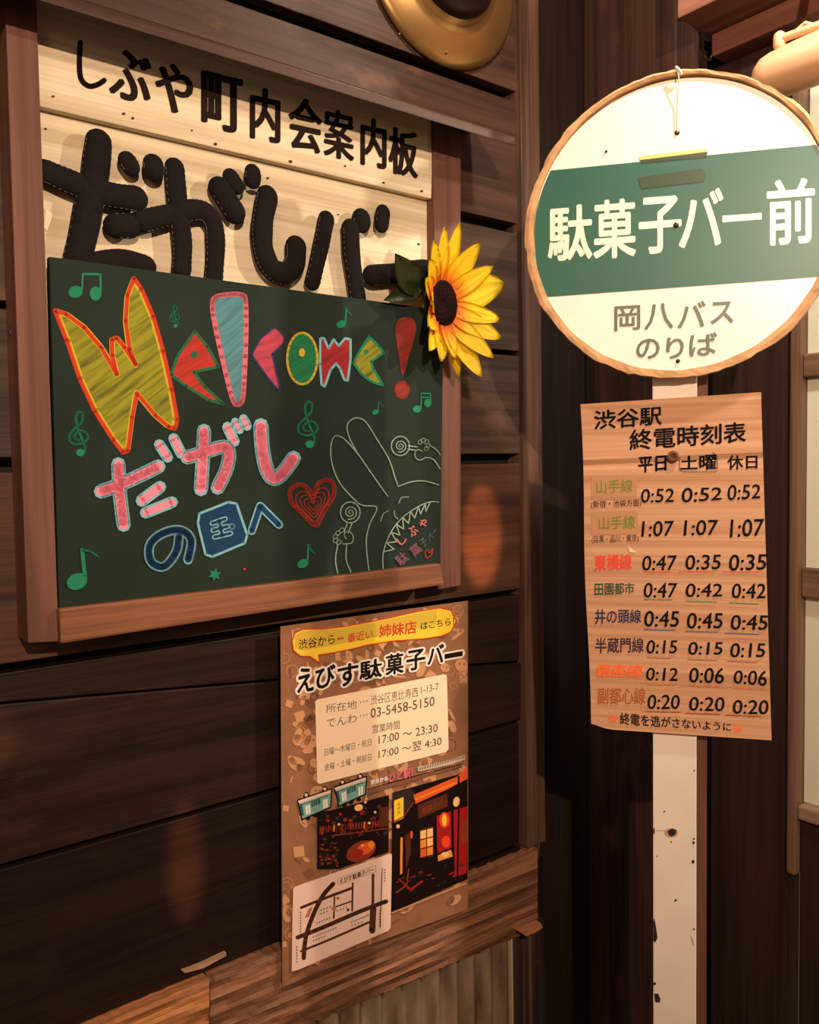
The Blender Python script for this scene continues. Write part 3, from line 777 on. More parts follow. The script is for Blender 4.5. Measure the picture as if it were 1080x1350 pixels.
PK2 = chalk('chalk_salmon', (194, 110, 110), amt=0.15); PP2 = chalk('chalk_mauve', (120, 79, 94), amt=0.2); GR2 = chalk('chalk_slate', (82, 94, 96), amt=0.2)
def rc(t, cx_, cy_, s, ang, m, b=0.02):
    c, d = math.cos(ang)*s/2, math.sin(ang)*s/2
    f = lambda u, v: (cx_ + u*c - v*d, cy_ - u*d - v*c)
    k.text(t, m, f(-1, -1), f(1, -1), f(-1, 1), f(1, 1), b)
for t, x, y, s, m in (('し', 655, 740, 44, PK2), ('ぶ', 710, 695, 50, PK2), ('や', 765, 655, 42, PK2), ('駄', 655, 835, 60, PP2), ('菓', 725, 790, 58, PP2), ('子', 765, 752, 40, GR2), ('バ', 800, 725, 30, GR2)): rc(t, x, y, s, 0.7, m)
k.stroke([(812, 706), (830, 686)], 5, GR2); k.build(cb, 'small_writing', label='small pink and grey chalk writing')
k.stroke([(780, 830), (775, 800), (790, 792), (797, 806), (812, 785), (806, 815), (785, 832)], 5, RED, closed=True)
k.build(cb, 'small_heart', label='small red chalk heart')

# ================================================================== SUNFLOWER
fc = PW.p(583, 400, 0.075)
sf = Thing('sunflower', FW, fc, 'artificial yellow sunflower with dark centre clipped at the right edge of the green chalkboard', 'flower')
ax = (FW.Ri @ Vector((0.80, -0.60, -0.03))).normalized()      # way the flower faces
e1 = Vector((0, 0, 1)); e1 = (e1 - ax*e1.dot(ax)).normalized(); e2v = ax.cross(e1).normalized()
if (FW.R @ e2v)[0] < 0: e2v = -e2v
def petal_mat():
    m, nt, b = base_mat('sunflower_petal'); L = nt.links.new; N = nt.nodes.new
    b.inputs['Roughness'].default_value = 0.55
    b.inputs['Subsurface Weight'].default_value = 0.0
    tc = N('ShaderNodeTexCoord'); ln = N('ShaderNodeVectorMath'); ln.operation = 'LENGTH'; L(tc.outputs['Object'], ln.inputs[0])
    no_ = N('ShaderNodeTexNoise'); no_.inputs['Scale'].default_value = 60; L(tc.outputs['Object'], no_.inputs['Vector'])
    ad = N('ShaderNodeMath'); ad.operation = 'MULTIPLY_ADD'; ad.inputs[1].default_value = 0.014; L(no_.outputs['Fac'], ad.inputs[0]); L(ln.outputs['Value'], ad.inputs[2])
    r = N('ShaderNodeValToRGB'); r.color_ramp.elements[0].position = 0.044; r.color_ramp.elements[0].color = lin((240, 110, 20))
    r.color_ramp.elements[1].position = 0.074; r.color_ramp.elements[1].color = lin((255, 226, 40))
    e = r.color_ramp.elements.new(0.058); e.color = lin((252, 176, 24))
    L(ad.outputs[0], r.inputs[0]); L(r.outputs[0], b.inputs['Base Color'])
    return m
PM = petal_mat()
rnd = random.Random(11)
def petal(ang, L, wd, cup, layer, fold=0.0):
    L *= 1.62; wd *= 1.45
    bm = bmesh.new(); n, m_ = 9, 4
    dr_ = e1*math.cos(ang) + e2v*math.sin(ang); sd = ax.cross(dr_)
    grid = []
    for i in range(n+1):
        t = i/n; r = 0.026 + L*t
        hw = wd*(math.sin(math.pi*min(1, (0.16+0.84*t)**0.9))**0.7)*(1.0 if t < 0.98 else 0.15) + 0.0006
        row = []
        for j in range(-m_, m_+1):
            s = j/m_
            h = layer + cup*L*(t**1.4) + 0.004*abs(s)*math.sin(math.pi*t) - 0.0016*math.cos(s*9) - fold*L*t*t*t
            row.append(bm.verts.new(fc + dr_*(r) + sd*hw*s + ax*(h)))
        grid.append(row)
    for i in range(n):
        for j in range(2*m_): bm.faces.new((grid[i][j], grid[i+1][j], grid[i+1][j+1], grid[i][j+1]))
    bmesh.ops.solidify(bm, geom=bm.faces[:], thickness=0.0006)
    return bm
specs = [(2, .062, .013, .30), (24, .052, .016, .5), (50, .050, .012, .55), (68, .062, .021, .5), (98, .055, .011, .5), (113, .060, .014, .45), (134, .058, .015, .5), (152, .066, .019, .35), (176, .04, .013, .3),
         (196, .047, .013, .25), (214, .046, .012, .2), (236, .036, .014, .35), (262, .030, .012, .7), (286, .036, .013, .4), (304, .042, .013, .4), (322, .05, .012, .35), (342, .056, .013, .3), (84, .044, .010, .2), (10, .05, .011, .1), (164, .06, .013, .1)]
for i, (dg_, L, wd, cup) in enumerate(specs):
    sf.part('petal', petal(math.radians(dg_), L, wd, cup, 0.001*(i % 3)), PM, smooth=True)
# seed head
bm = bmesh.new(); R0 = 0.037; prevr = None
for i in range(9):
    t = i/8; r = R0*math.sin(t*math.pi/2*1.0); h = 0.004 + 0.006*math.cos(t*math.pi/2) - 0.004*math.exp(-(t/0.35)**2)
    if i == 0: ringv = [bm.verts.new(fc + ax*h)]
    else: ringv = [bm.verts.new(fc + (e1*math.cos(q)+e2v*math.sin(q))*(r) + ax*(h + (0.0012 if (i+jq) % 2 else 0))) for jq, q in enumerate([2*math.pi*z/24 for z in range(24)])]
    if i == 1:
        for z in range(24): bm.faces.new((prevr[0], ringv[z], ringv[(z+1) % 24]))
    elif i > 1:
        for z in range(24): bm.faces.new((prevr[z], ringv[z], ringv[(z+1) % 24], prevr[(z+1) % 24]))
    prevr = ringv
bk_ = [bm.verts.new(v.co - ax*0.012) for v in prevr]
for z in range(24): bm.faces.new((prevr[z], bk_[z], bk_[(z+1) % 24], prevr[(z+1) % 24]))
bm.faces.new(bk_)
bmesh.ops.recalc_face_normals(bm, faces=bm.faces[:])
sf.part('seed_head', bm, flat('seed_head', (26, 9, 10), 0.95, var=0.4, scale=400, spec=0.1))
# green receptacle and stem behind, leaf
stem = tube([fc - ax*0.012, fc - ax*0.03 + Vector((0, 0, -0.002)), PW.p(556, 372, 0.058), PW.p(548, 378, 0.054)], [0.010, 0.006, 0.004, 0.003], 10)
sf.part('stem', stem, flat('stem_green', (96, 112, 60), 0.6), smooth=True)
LEAF = flat('leaf_green', (58, 72, 42), 0.35, var=0.3, scale=70)
def leaf(base, tip, wd, off0, off1):
    bm = bmesh.new(); grid = []
    for i in range(11):
        t = i/10; x = base[0]*(1-t)+tip[0]*t; y = base[1]*(1-t)+tip[1]*t
        dx, dy = tip[0]-base[0], tip[1]-base[1]; Ld = math.hypot(dx, dy); nx, ny = -dy/Ld, dx/Ld
        h = wd*math.sin(math.pi*(0.08+0.92*t)**0.75) + 0.4
        row = []
        for j in range(-4, 5):
            s = j/4
            row.append(bm.verts.new(PW.p(x+nx*h*s, y+ny*h*s, off0*(1-t)+off1*t + 0.004*abs(s) + 0.0018*math.sin(t*30+abs(s)*5))))
        grid.append(row)
    for i in range(10):
        for j in range(8): bm.faces.new((grid[i][j], grid[i][j+1], grid[i+1][j+1], grid[i+1][j]))
    bmesh.ops.solidify(bm, geom=bm.faces[:], thickness=0.0006)
    return bm
sf.part('leaf', leaf((554, 386), (521, 334), 19, 0.06, 0.07), LEAF, smooth=True)
sf.part('leaf', leaf((556, 380), (506, 396), 13, 0.062, 0.056), LEAF, smooth=True)

# ================================================================== BRASS WALL LAMP BASE
bc = PW.p(582, -42, 0.03)
wl = Thing('wall_lamp', FW, PW.p(582, -42, 0.0), 'round brass wall lamp plate on the plank above the notice board', 'lamp')
def lathe(c, axis, prof, seg=48):
    axis = axis.normalized(); x = axis.orthogonal().normalized(); y = axis.cross(x)
    bm = bmesh.new(); prev = None
    for r, h in prof:
        if r < 1e-6: cur = [bm.verts.new(c + axis*h)]
        else: cur = [bm.verts.new(c + axis*h + (x*math.cos(q)+y*math.sin(q))*r) for q in (2*math.pi*z/seg for z in range(seg))]
        if prev:
            if len(prev) == 1 and len(cur) > 1:
                for z in range(seg): bm.faces.new((prev[0], cur[z], cur[(z+1) % seg]))
            elif len(cur) == 1 and len(prev) > 1:
                for z in range(seg): bm.faces.new((prev[z], cur[0], prev[(z+1) % seg]))
            elif len(cur) > 1:
                for z in range(seg): bm.faces.new((prev[z], cur[z], cur[(z+1) % seg], prev[(z+1) % seg]))
        prev = cur
    bmesh.ops.recalc_face_normals(bm, faces=bm.faces[:])
    return bm
out = Vector((0, -1, 0))
wc = PW.p(582, -42, 0.0)
Rp = (wc - PW.p(576, 80, 0.012)).length*1.0
wl.part('plate', lathe(wc, out, [(0, 0.001), (Rp*0.985, 0.001), (Rp, 0.004), (Rp*0.99, 0.009), (Rp*0.93, 0.014), (Rp*0.7, 0.019), (Rp*0.60, 0.022), (Rp*0.58, 0.03), (0, 0.030)]), M_BRASS, smooth=True)
wl.part('collar', lathe(wc, out, [(0, 0.030), (Rp*0.56, 0.030), (Rp*0.56, 0.036), (Rp*0.50, 0.046), (Rp*0.36, 0.050), (Rp*0.34, 0.07), (0, 0.07)]), flat('dark_bronze', (44, 32, 26), 0.4, metal=0.6), smooth=True)
wl.part('arm', tube([wc+out*0.05, wc+out*0.10+Vector((0, 0, 0.02)), wc+out*0.15+Vector((0, 0, 0.10)), wc+out*0.15+Vector((0, 0, 0.16))], 0.009, 12), flat('dark_bronze', (44, 32, 26)), smooth=True)
for x, y in ((525, 46), (588, 70)):
    p_ = PW.p(x, y, 0.016)
    wl.part('screw', tube([p_, p_ + out*0.003], 0.0022, 8), flat('screw_steel', (170, 150, 120), 0.3, metal=0.9), smooth=True)

# ================================================================== POSTER
OP = 0.030
po = Thing('poster', FW, PW.p(372, 1300, OP), 'brown laminated poster with yellow speech banner, photographs and map, hanging below the chalkboard', 'poster')
po.part('sheet', slab(PW, [(370, 826), (617, 792), (617.5, 1199), (389, 1281), (372.5, 1301)], OP, OP-0.0012, 0), flat('poster_brown', (150, 104, 74), 0.3, var=0.12, scale=40, coat=0.3))
q = Print(PW, OP + 0.0003, 0.00002); q.clamp = (372.5, 616.5)
PAT = flat('poster_pattern', (204, 148, 106), 0.35); PAT2 = flat('poster_pattern_dark', (128, 86, 62), 0.35)
rp = random.Random(5)
def inside(x, y):
    if not (374 < x < 614): return False
    t = (x-370)/247; top = 826 - 34*t; bot = 1290 - 95*t
    return top+8 < y < bot-8
cnt = 0
q.off = OP + 0.0003
for i in range(1600):
    x, y = rp.uniform(374, 614), rp.uniform(795, 1290)
    if not inside(x, y): continue
    cnt += 1
    if cnt > 420: break
    s = rp.uniform(4, 10); kd = rp.randrange(5); m = PAT if rp.random() < 0.7 else PAT2; an = rp.uniform(0, 3.1)
    if kd == 0: q.ell(x, y, s, s*0.9, m, an, lift=False); q.off += 2e-5; q.ell(x-s*.3, y-s*.2, s*.12, s*.16, PAT2, lift=False); q.ell(x+s*.3, y-s*.2, s*.12, s*.16, PAT2, lift=False)
    elif kd == 1: q.ring(x, y, s*.8, s*.8, 1.2, m)
    elif kd == 2: c_, d_ = math.cos(an)*s, math.sin(an)*s; q.poly([(x-c_, y-d_), (x+d_, y-c_), (x+c_, y+d_), (x-d_, y+c_)], m, lift=False)
    elif kd == 3: q.stroke([(x-s*math.cos(an), y-s*math.sin(an)), (x+s*math.cos(an), y+s*math.sin(an))], s*0.5, m, lift=False)
    else: q.ell(x, y, s*1.2, s*.6, m, an, lift=False)
    q.off = min(q.off + 2e-6, OP+0.0008)
q.build(po, 'background_pattern', kind='stuff'); q.off = OP + 0.0012
BK = flat('print_black', (26, 20, 18), 0.85, spec=0.1); WT = flat('print_white', (240, 228, 214), 0.35); CRM = flat('print_cream', (252, 222, 186), 0.35)
YB = flat('print_yellow', (240, 200, 60), 0.35); YD = flat('print_yellow_tape', (206, 172, 60), 0.3); RD = flat('print_red', (196, 58, 36), 0.4); DB = flat('print_dark_brown', (84, 48, 36), 0.4)
GY = flat('print_grey', (84, 74, 66), 0.4)
q.at((360, 780), 3.857)
bub = [(97, 250), (112, 210), (150, 192), (250, 190), (350, 180), (450, 162), (600, 132), (720, 104), (850, 82), (905, 95), (932, 150), (905, 205), (860, 225), (770, 240), (600, 252), (480, 272), (400, 292), (300, 312), (232, 322), (238, 362), (188, 330), (140, 328), (105, 300)]
q.poly(bub, YB); q.stroke(bub, 6, RD, sm=0, closed=True)
q.poly([(150, 200), (350, 188), (600, 140), (832, 92), (832, 170), (600, 215), (400, 255), (150, 300), (112, 280), (112, 225)], YD)
def T(t, m, x0, y0, x1, y1, h, b=0.0, h2=None): q.text(t, m, (x0, y0), (x1, y1), (x0-0, y0-h), (x1, y1-(h2 or h)), b)
T('渋谷から', BK, 130, 296, 314, 266, 52, 0.01); T('一', RD, 327, 245, 360, 240, 9); T('番近い', RD, 378, 262, 508, 238, 48, 0.015); T('姉妹店', RD, 540, 235, 730, 212, 66, 0.02); T('はこちら！', BK, 752, 194, 922, 168, 38, 0.01); q.build(po, 'banner', label='yellow speech banner with black and red writing')
tt = [('え', 122, 378, 208, 520), ('び', 215, 365, 318, 500), ('す', 328, 355, 435, 490), ('駄', 440, 335, 555, 455), ('菓', 572, 305, 665, 430), ('子', 678, 285, 775, 408), ('バ', 785, 262, 870, 375), ('ー', 872, 300, 965, 345)]
for t, x0, y0, x1, y1 in tt: q.char(t, WT, x0-12, y0-11, x1+12, y1+11, 0.18, 0.13)
for t, x0, y0, x1, y1 in tt: q.char(t, BK, x0, y0, x1, y1, 0.18, 0.028)
q.build(po, 'title', label='black title with white outline')
q.poly([(215, 556), (228, 548), (870, 420), (884, 424), (888, 560), (893, 800), (880, 815), (235, 978), (225, 972)], CRM)
T('所在地', GY, 270, 618, 426, 594, 44, 0.0); T('…', GY, 443, 568, 480, 560, 8); T('渋谷区恵比寿西', GY, 497, 578, 738, 534, 50); T('1-13-7', GY, 752, 518, 842, 500, 36)
T('でんわ', GY, 272, 692, 426, 664, 44); T('…', GY, 443, 636, 480, 628, 8); T('03-5458-5150', GY, 497, 643, 822, 580, 48, 0.005)
T('営業時間', GY, 506, 722, 644, 698, 44)
T('日曜～木曜日・祝日', GY, 262, 836, 500, 782, 36); T('17:00 ～ 23:30', GY, 537, 776, 838, 712, 42, 0.005)
T('金曜・土曜・祝前日', GY, 262, 912, 500, 858, 36); T('17:00 ～翌 4:30', GY, 537, 850, 858, 780, 46, 0.005)
q.build(po, 'address_box', label='cream box with address and opening hours')
# train drawing
TL = flat('print_teal', (120, 164, 154), 0.4); TD = flat('print_dark_teal', (30, 84, 84), 0.4); WP = flat('print_pinkish_white', (232, 196, 176), 0.4)
q.at((360, 980), 3.857)
q.stroke([(480, 262), (700, 190), (960, 118)], 5, BK, sm=0); q.stroke([(480, 232), (700, 172), (960, 105)], 4, BK, sm=0)
q.poly([(480, 235), (960, 108), (960, 118), (480, 262)], PAT2)
def car(x0, yt0, x1, yt1, h):
    b_ = [(x0, yt0), (x1, yt1), (x1-4, yt1+h*0.92), (x0+22, yt0+h)]
    for u in (0.25, 0.8):
        px_, py_ = x0+(x1-x0)*u, yt0+(yt1-yt0)*u
        q.poly([(px_-17, py_-5), (px_, py_-30), (px_+17, py_-12), (px_+8, py_+4), (px_-8, py_+6)], BK); q.ell(px_, py_-11, 8, 8, WP)
    for u in (0.2, 0.45, 0.72): q.ell(x0+22+(x1-x0-22)*u, yt0+h+(yt1-yt0)*u*1.0+3, 13, 10, BK)
    q.poly(b_, TL); q.stroke(b_, 7, BK, sm=0, closed=True)
    f = lambda u, v: (x0+12*v + (x1-x0-12*v)*u, yt0+(yt1-yt0)*u + h*v)
    q.poly([f(.0, .05), f(.98, .03), f(.98, .18), f(.03, .2)], WP)
    q.stroke([f(.12, .3), f(.9, .26)], 3, BK, sm=0)
    q.poly([f(.04, .25), f(.11, .25), f(.13, .85), f(.06, .85)], TD)
    for u in (.2, .28, .74, .82): q.poly([f(u, .42), f(u+.06, .42), f(u+.06, .86), f(u, .88)], WT)
    q.poly([f(.38, .32), f(.66, .30), f(.66, .55), f(.38, .58)], TD)
    for u in (.41, .48, .55): q.stroke([f(u+.03, .34), f(u+.03, .54)], 3, TL, sm=0)
car(126, 288, 298, 232, 100); car(312, 222, 476, 168, 98)
q.build(po, 'train_drawing', label='drawing of two teal train cars')
# small caption with pink characters
q.text('渋谷から', WT, (495, 212), (585, 190), (495, 186), (585, 164), 0.05); q.text('ひと駅！', flat('print_pink', (224, 110, 130), 0.4), (590, 200), (712, 170), (590, 155), (712, 122), 0.03)
q.build(po, 'caption')
q.poly([(735, 122), (905, 82), (975, 58), (978, 82), (905, 108), (738, 145)], flat('print_strip', (196, 172, 156), 0.4))
for x in range(745, 970, 13): q.stroke([(x, 136-(x-740)*0.27), (x+5, 126-(x-740)*0.27)], 4, GY, sm=0, lift=False)
q.build(po, 'caption')
# photo prints
PK = [flat('photo_%s' % n, c, 0.3) for n, c in (('dark', (26, 14, 12)), ('brown', (86, 42, 26)), ('rust', (140, 56, 28)), ('orange', (220, 92, 40)), ('glow', (246, 190, 120)), ('yellow', (246, 196, 50)), ('crimson', (160, 32, 30)), ('redglow', (236, 70, 40)), ('slate', (52, 40, 40)), ('amber', (232, 140, 50)))]
DK, BRN, RST, ORG, GLW, YLW, CRI, RGL, SLT, AMB = PK
q.poly([(225, 350), (300, 340), (590, 262), (588, 552), (330, 640), (225, 640)], DK)
for i in range(60):
    x = rp.uniform(235, 575); y = rp.uniform(330, 480) - (x-225)*0.12 + 25; s = rp.uniform(3, 11)
    q.ell(x, y, s, s*rp.uniform(.6, 1.6), rp.choice([BRN, RST, RST, BRN, SLT, CRI]), rp.uniform(0, 3), n=8, lift=False); q.off += 8e-7
for x in range(240, 560, 14): q.stroke([(x, 455-(x-225)*0.1), (x+2, 425-(x-225)*0.1)], 7, rp.choice([BRN, RST, AMB, CRI]), lift=False)
q.up(); q.stroke([(300, 470), (440, 452), (585, 432)], 5, RST); q.ell(436, 327, 22, 17, GLW, -0.3)
for x, y in ((335, 412), (520, 350), (490, 405), (470, 300)): q.ell(x, y, 7, 7, GLW, n=8)
q.ell(448, 548, 80, 48, RST, -0.45); q.ell(470, 535, 50, 28, ORG, -0.45); q.ell(430, 560, 30, 20, CRI, -0.45); q.ell(500, 515, 18, 20, AMB); q.ell(455, 520, 8, 6, GLW)
q.poly([(540, 330), (588, 318), (588, 420), (540, 430)], BRN)
for i in range(40):
    x = rp.uniform(240, 330); y = rp.uniform(500, 630); q.ell(x, y, rp.uniform(4, 12), rp.uniform(3, 8), rp.choice([BRN, SLT, RST]), n=8, lift=False); q.off += 8e-7
q.up()
q.build(po, 'photograph', label='dark photograph of bar counter and food')
# right photo: lantern-lit shop front
q.poly([(608, 250), (998, 145), (1000, 690), (760, 790), (602, 868)], DK)
q.poly([(608, 250), (700, 225), (722, 260), (700, 330), (610, 400)], SLT)
q.poly([(715, 262), (935, 170), (1000, 120), (1000, 180), (890, 232), (725, 308)], ORG); q.stroke([(722, 285), (930, 200)], 7, AMB, sm=0)
q.poly([(735, 315), (885, 255), (890, 320), (740, 385)], BRN); q.text('駄菓子バー', RST, (760, 362), (888, 310), (760, 330), (888, 272), 0.0)
q.poly([(616, 292), (664, 272), (664, 380), (616, 402)], YLW); q.text('え', BRN, (632, 320), (648, 314), (632, 304), (648, 298), 0.02); q.text('び', BRN, (632, 342), (648, 336), (632, 326), (648, 320), 0.02); q.text('す', BRN, (632, 364), (648, 358), (632, 348), (648, 342), 0.02)
q.stroke([(612, 400), (665, 372), (715, 300)], 6, RST, sm=0); q.ell(636, 422, 9, 10, GLW)
q.poly([(745, 440), (818, 418), (815, 575), (748, 585)], BRN)
for r_ in range(3):
    for c_ in range(2): q.poly([(750+c_*34, 447+r_*47-c_*9), (779+c_*34, 439+r_*47-c_*9), (779+c_*34, 480+r_*46-c_*9), (750+c_*34, 488+r_*46-c_*9)], (GLW, AMB, ORG)[r_] if c_ == 0 else (GLW, GLW, AMB)[r_])
q.poly([(832, 370), (905, 345), (908, 530), (836, 560)], CRI); q.ell(872, 390, 26, 40, RGL); q.ell(872, 390, 12, 30, YLW); q.ell(880, 500, 22, 30, RGL)
q.poly([(838, 570), (905, 540), (915, 575), (840, 600)], AMB); q.ell(876, 566, 20, 14, GLW)
q.poly([(918, 340), (990, 320), (985, 660), (925, 680)], CRI); q.stroke([(945, 170), (945, 330), (938, 680)], 9, DK, sm=0); q.poly([(960, 400), (998, 390), (998, 500), (958, 500)], RST); q.ell(933, 297, 16, 26, GLW, 0.2)
q.poly([(648, 480), (660, 476), (658, 660), (646, 668)], AMB); q.poly([(672, 470), (700, 450), (700, 560), (676, 640)], BRN); q.ell(705, 465, 6, 20, ORG)
q.stroke([(640, 690), (700, 745), (760, 700)], 10, CRI, sm=0); q.stroke([(625, 760), (680, 720), (690, 640)], 7, RST, sm=0)
for i in range(26):
    x = rp.uniform(620, 960); y = rp.uniform(660, 770) - (x-620)*0.2; q.ell(x, y, rp.uniform(6, 18), 3.5, rp.choice([CRI, BRN, SLT]), -0.35, n=8, lift=False); q.off += 8e-7
q.up()
for x in range(610, 980, 14): q.ell(x, 862-(x-605)*0.40, 8, 5, PAT, -0.3, n=8, lift=False)
q.build(po, 'photograph', label='photograph of a lantern-lit shop front')
# map
MP = flat('print_map_paper', (236, 200, 182), 0.35)
q.at((370, 1120), 7.2)
q.poly([(120, 372), (135, 352), (1045, 35), (1057, 50), (1045, 740), (1025, 770), (160, 1145), (105, 1158), (112, 700)], MP)
for pts, wd in (([(500, 325), (400, 440), (310, 620), (240, 830), (220, 1030)], 42), ([(195, 552), (400, 470), (680, 365)], 26), ([(685, 320), (680, 580)], 18), ([(878, 240), (876, 520)], 26),
                ([(160, 835), (400, 740), (700, 610), (900, 530), (1005, 493)], 40), ([(880, 540), (870, 770)], 60), ([(195, 965), (500, 840), (840, 690)], 22), ([(512, 450), (505, 650)], 16), ([(520, 545), (675, 490)], 14)):
    q.stroke(pts, wd, DB, sm=4)
q.stroke([(965, 180), (945, 740)], 9, DB, sm=0)
q.text('えびす駄菓子バー', BK, (560, 330), (890, 210), (560, 275), (890, 165), 0.02)
q.stroke([(545, 275), (905, 150), (905, 210), (545, 340)], 3, PAT2, sm=0, closed=True)
q.ell(545, 462, 13, 13, RD); q.ell(508, 560, 24, 22, flat('print_rose', (190, 110, 96), 0.4)); q.ell(640, 573, 12, 14, BK); q.poly([(270, 555), (305, 545), (270, 640), (230, 650)], flat('print_rose', (190, 110, 96)))
for x0, y0, x1, y1 in ((385, 575, 470, 545), (385, 610, 440, 590), (345, 700, 465, 650), (310, 830, 525, 745), (315, 865, 415, 825), (675, 690, 830, 625), (680, 720, 770, 690), (540, 580, 625, 550), (190, 600, 190, 780), (155, 925, 155, 1065), (990, 195, 990, 300), (940, 580, 940, 720)):
    n_ = max(2, int(math.hypot(x1-x0, y1-y0)/24))
    for i in range(n_+1):
        x, y = x0+(x1-x0)*i/n_, y0+(y1-y0)*i/n_
        q.stroke([(x-7, y), (x+7, y-3)], 5, GY, sm=0, lift=False); q.stroke([(x, y-8), (x, y+8)], 4, GY, sm=0, lift=False)
q.build(po, 'map', label='street map with brown roads')

# ================================================================== BUS STOP SIGN
BS = 1.235 * math.cos(0.0)
cpt = FS.Ri @ (ray(895, 297) / ray(895, 297)[1] * 1.2)
BSIGN = cpt[1]
PS = Plane(FS, BSIGN)
ctr = cpt + Vector((-0.0031, 0, -0.0021)); ctr[2] += CAMZ
Rd = 0.2089
PP = Plane(FS, BSIGN + 0.022)         # front of the post
pbase = PP.p(890, 1350, 0); 
bs = Thing('bus_stop_sign', FS, (PP.p(890, 1300)[0], BSIGN+0.03, 0), 'round white and green bus stop sign rimmed in torn cardboard on a white painted post', 'sign')
a0, a1s = PP.p(860.5, 700)[0], PP.p(919, 700)[0]
a2 = PP.p(932, 1200, -0.012)[0]
bs.part('post', bbox(a0, a1s, BSIGN+0.022, BSIGN+0.036, 0.0, ctr[2]+0.02, 0.0015), M_POLE, label='white painted board post with chipped paint')
bs.part('backing_post', bbox(a0+0.004, a2, BSIGN+0.0365, BSIGN+0.075, 0.0, ctr[2]+0.05, 0.002), M_BROWNP, label='brown wood behind the white post')
ch = Print(PP, 0.0004); CH = flat('chipped_rust', (40, 26, 20), 0.8); RS = flat('rust_stain', (190, 150, 118), 0.7)
ch.ell(885, 1098, 9, 6, RS); ch.build(bs, 'paint_chip'); ch.poly([(880, 1096), (886, 1092), (892, 1094), (891, 1100), (886, 1103), (882, 1101)], CH); ch.build(bs, 'paint_chip'); ch.poly([(861.5, 1093), (863, 1091), (863.5, 1099), (861.5, 1100)], CH); ch.build(bs, 'paint_chip')
ch.stroke([(865, 1095), (878, 1095)], 1, RS); ch.build(bs, 'paint_chip'); ch.ell(891, 1187, 1.6, 1.6, CH); ch.build(bs, 'paint_chip'); ch.poly([(861.5, 1215), (863, 1210), (866, 1228), (867, 1236), (864, 1243), (861.8, 1240)], CH); ch.build(bs, 'paint_chip')
ch.poly([(862.5, 1310), (868, 1310), (871, 1317), (870, 1322), (864, 1321)], CH); ch.build(bs, 'paint_chip'); ch.ell(863.3, 1297, 2, 2, CH); ch.build(bs, 'paint_chip')
for x, y, r in ((915.5, 1016, 1), (915, 1106, 1.2), (914.5, 1111, 1.6), (914, 1136, 2.0), (915, 1225, 1.2), (913, 1240, 1), (866.5, 1129, .8), (876, 1070, 1), (885, 1110, 1)): ch.ell(x, y, r, r*1.3, CH, n=8); ch.build(bs, 'paint_chip')
ch.stroke([(911, 1234), (915, 1246)], 1.2, RS); ch.build(bs, 'paint_chip')
# disc
def disc_mesh():
    return lathe(ctr + Vector((0, 0.0, 0)), Vector((0, -1, 0)), [(0, -0.004), (Rd-0.009, -0.004), (Rd-0.008, -0.001), (Rd-0.009, 0.0), (0, 0.0)], 96)
M_ENAM = flat('white_enamel', (240, 236, 222), 0.28, var=0.03, scale=6, spec=0.5)
disc = bs.part('disc', disc_mesh(), M_ENAM)
# painted band, clipped to the disc
s_ = Print(PS, 0.0004)
Rg = Rd - 0.0105
def band(pl_top, pl_bot, R):
    pts = []
    def yline(p1, p2, a): return p1[2] + (p2[2]-p1[2])*(a-p1[0])/(p2[0]-p1[0])
    t1, t2 = (PS.p(*v) for v in pl_top); b1, b2 = (PS.p(*v) for v in pl_bot)
    n = 160; vs = []
    ang = []
    for i in range(n):
        q_ = 2*math.pi*i/n
        a, z = ctr[0] + R*math.cos(q_), ctr[2] + R*math.sin(q_)
        if yline(b1, b2, a) < z < yline(t1, t2, a): vs.append((a, z))
    return vs
bd_ = band([(705, 222), (1060, 191.5)], [(715, 398), (1068, 369)], Rg)
bm = bmesh.new(); vv = [bm.verts.new((a, BSIGN-0.0004, z)) for a, z in bd_]; f_ = bm.faces.new(vv)
bm.normal_update()
if f_.normal.y > 0: f_.normal_flip()
M_GB = flat('green_enamel', (22, 92, 74), 0.42, var=0.10, scale=7)
bs.part('green_band', bm, M_GB, parent=disc, label='green painted band')
s_.off = 0.0007
WE = flat('white_paint', (240, 234, 214), 0.4); GG = flat('grey_green_paint', (92, 104, 90), 0.45)
s_.at((660, 240), 2.571)
for t, r in (('駄', (160, 72, 312, 272)), ('菓', (314, 52, 460, 264)), ('子', (468, 42, 614, 248)), ('バ', (604, 18, 756, 226)), ('ー', (752, 103, 886, 138)), ('前', (902, -18, 1066, 218))): s_.char(t, WE, *r, 0.075, 0.022); s_.build(bs, 'character', parent=disc, label='white painted character')
for t, r in (('岡', (386, 416, 474, 506)), ('八', (488, 408, 586, 502)), ('バ', (600, 402, 696, 496)), ('ス', (712, 402, 790, 482)), ('の', (460, 528, 540, 602)), ('り', (562, 524, 622, 600)), ('ば', (640, 508, 735, 592))): s_.char(t, GG, *r, 0.06, 0.016); s_.build(bs, 'character', parent=disc, label='grey-green painted character')
tp = Print(PS, 0.0012)
TP = flat('old_tape', (150, 140, 70), 0.3); TP2 = flat('old_tape_dark', (36, 62, 34), 0.4)
tp.poly([(843, 206), (931, 196), (933, 200), (844, 211)], flat('tape_on_white', (226, 200, 120), 0.3)); tp.poly([(844, 211), (933, 200), (932, 207), (846, 215)], TP2); tp.build(bs, 'tape', parent=disc, label='strip of old yellowed tape')
tp.poly([(841, 234), (925, 222), (931, 228), (929, 239), (846, 249)], TP2)
tp.build(bs, 'tape', parent=disc, label='strip of old yellowed tape')
hd = flat('bolt_dark', (50, 38, 30), 0.4, metal=0.5)
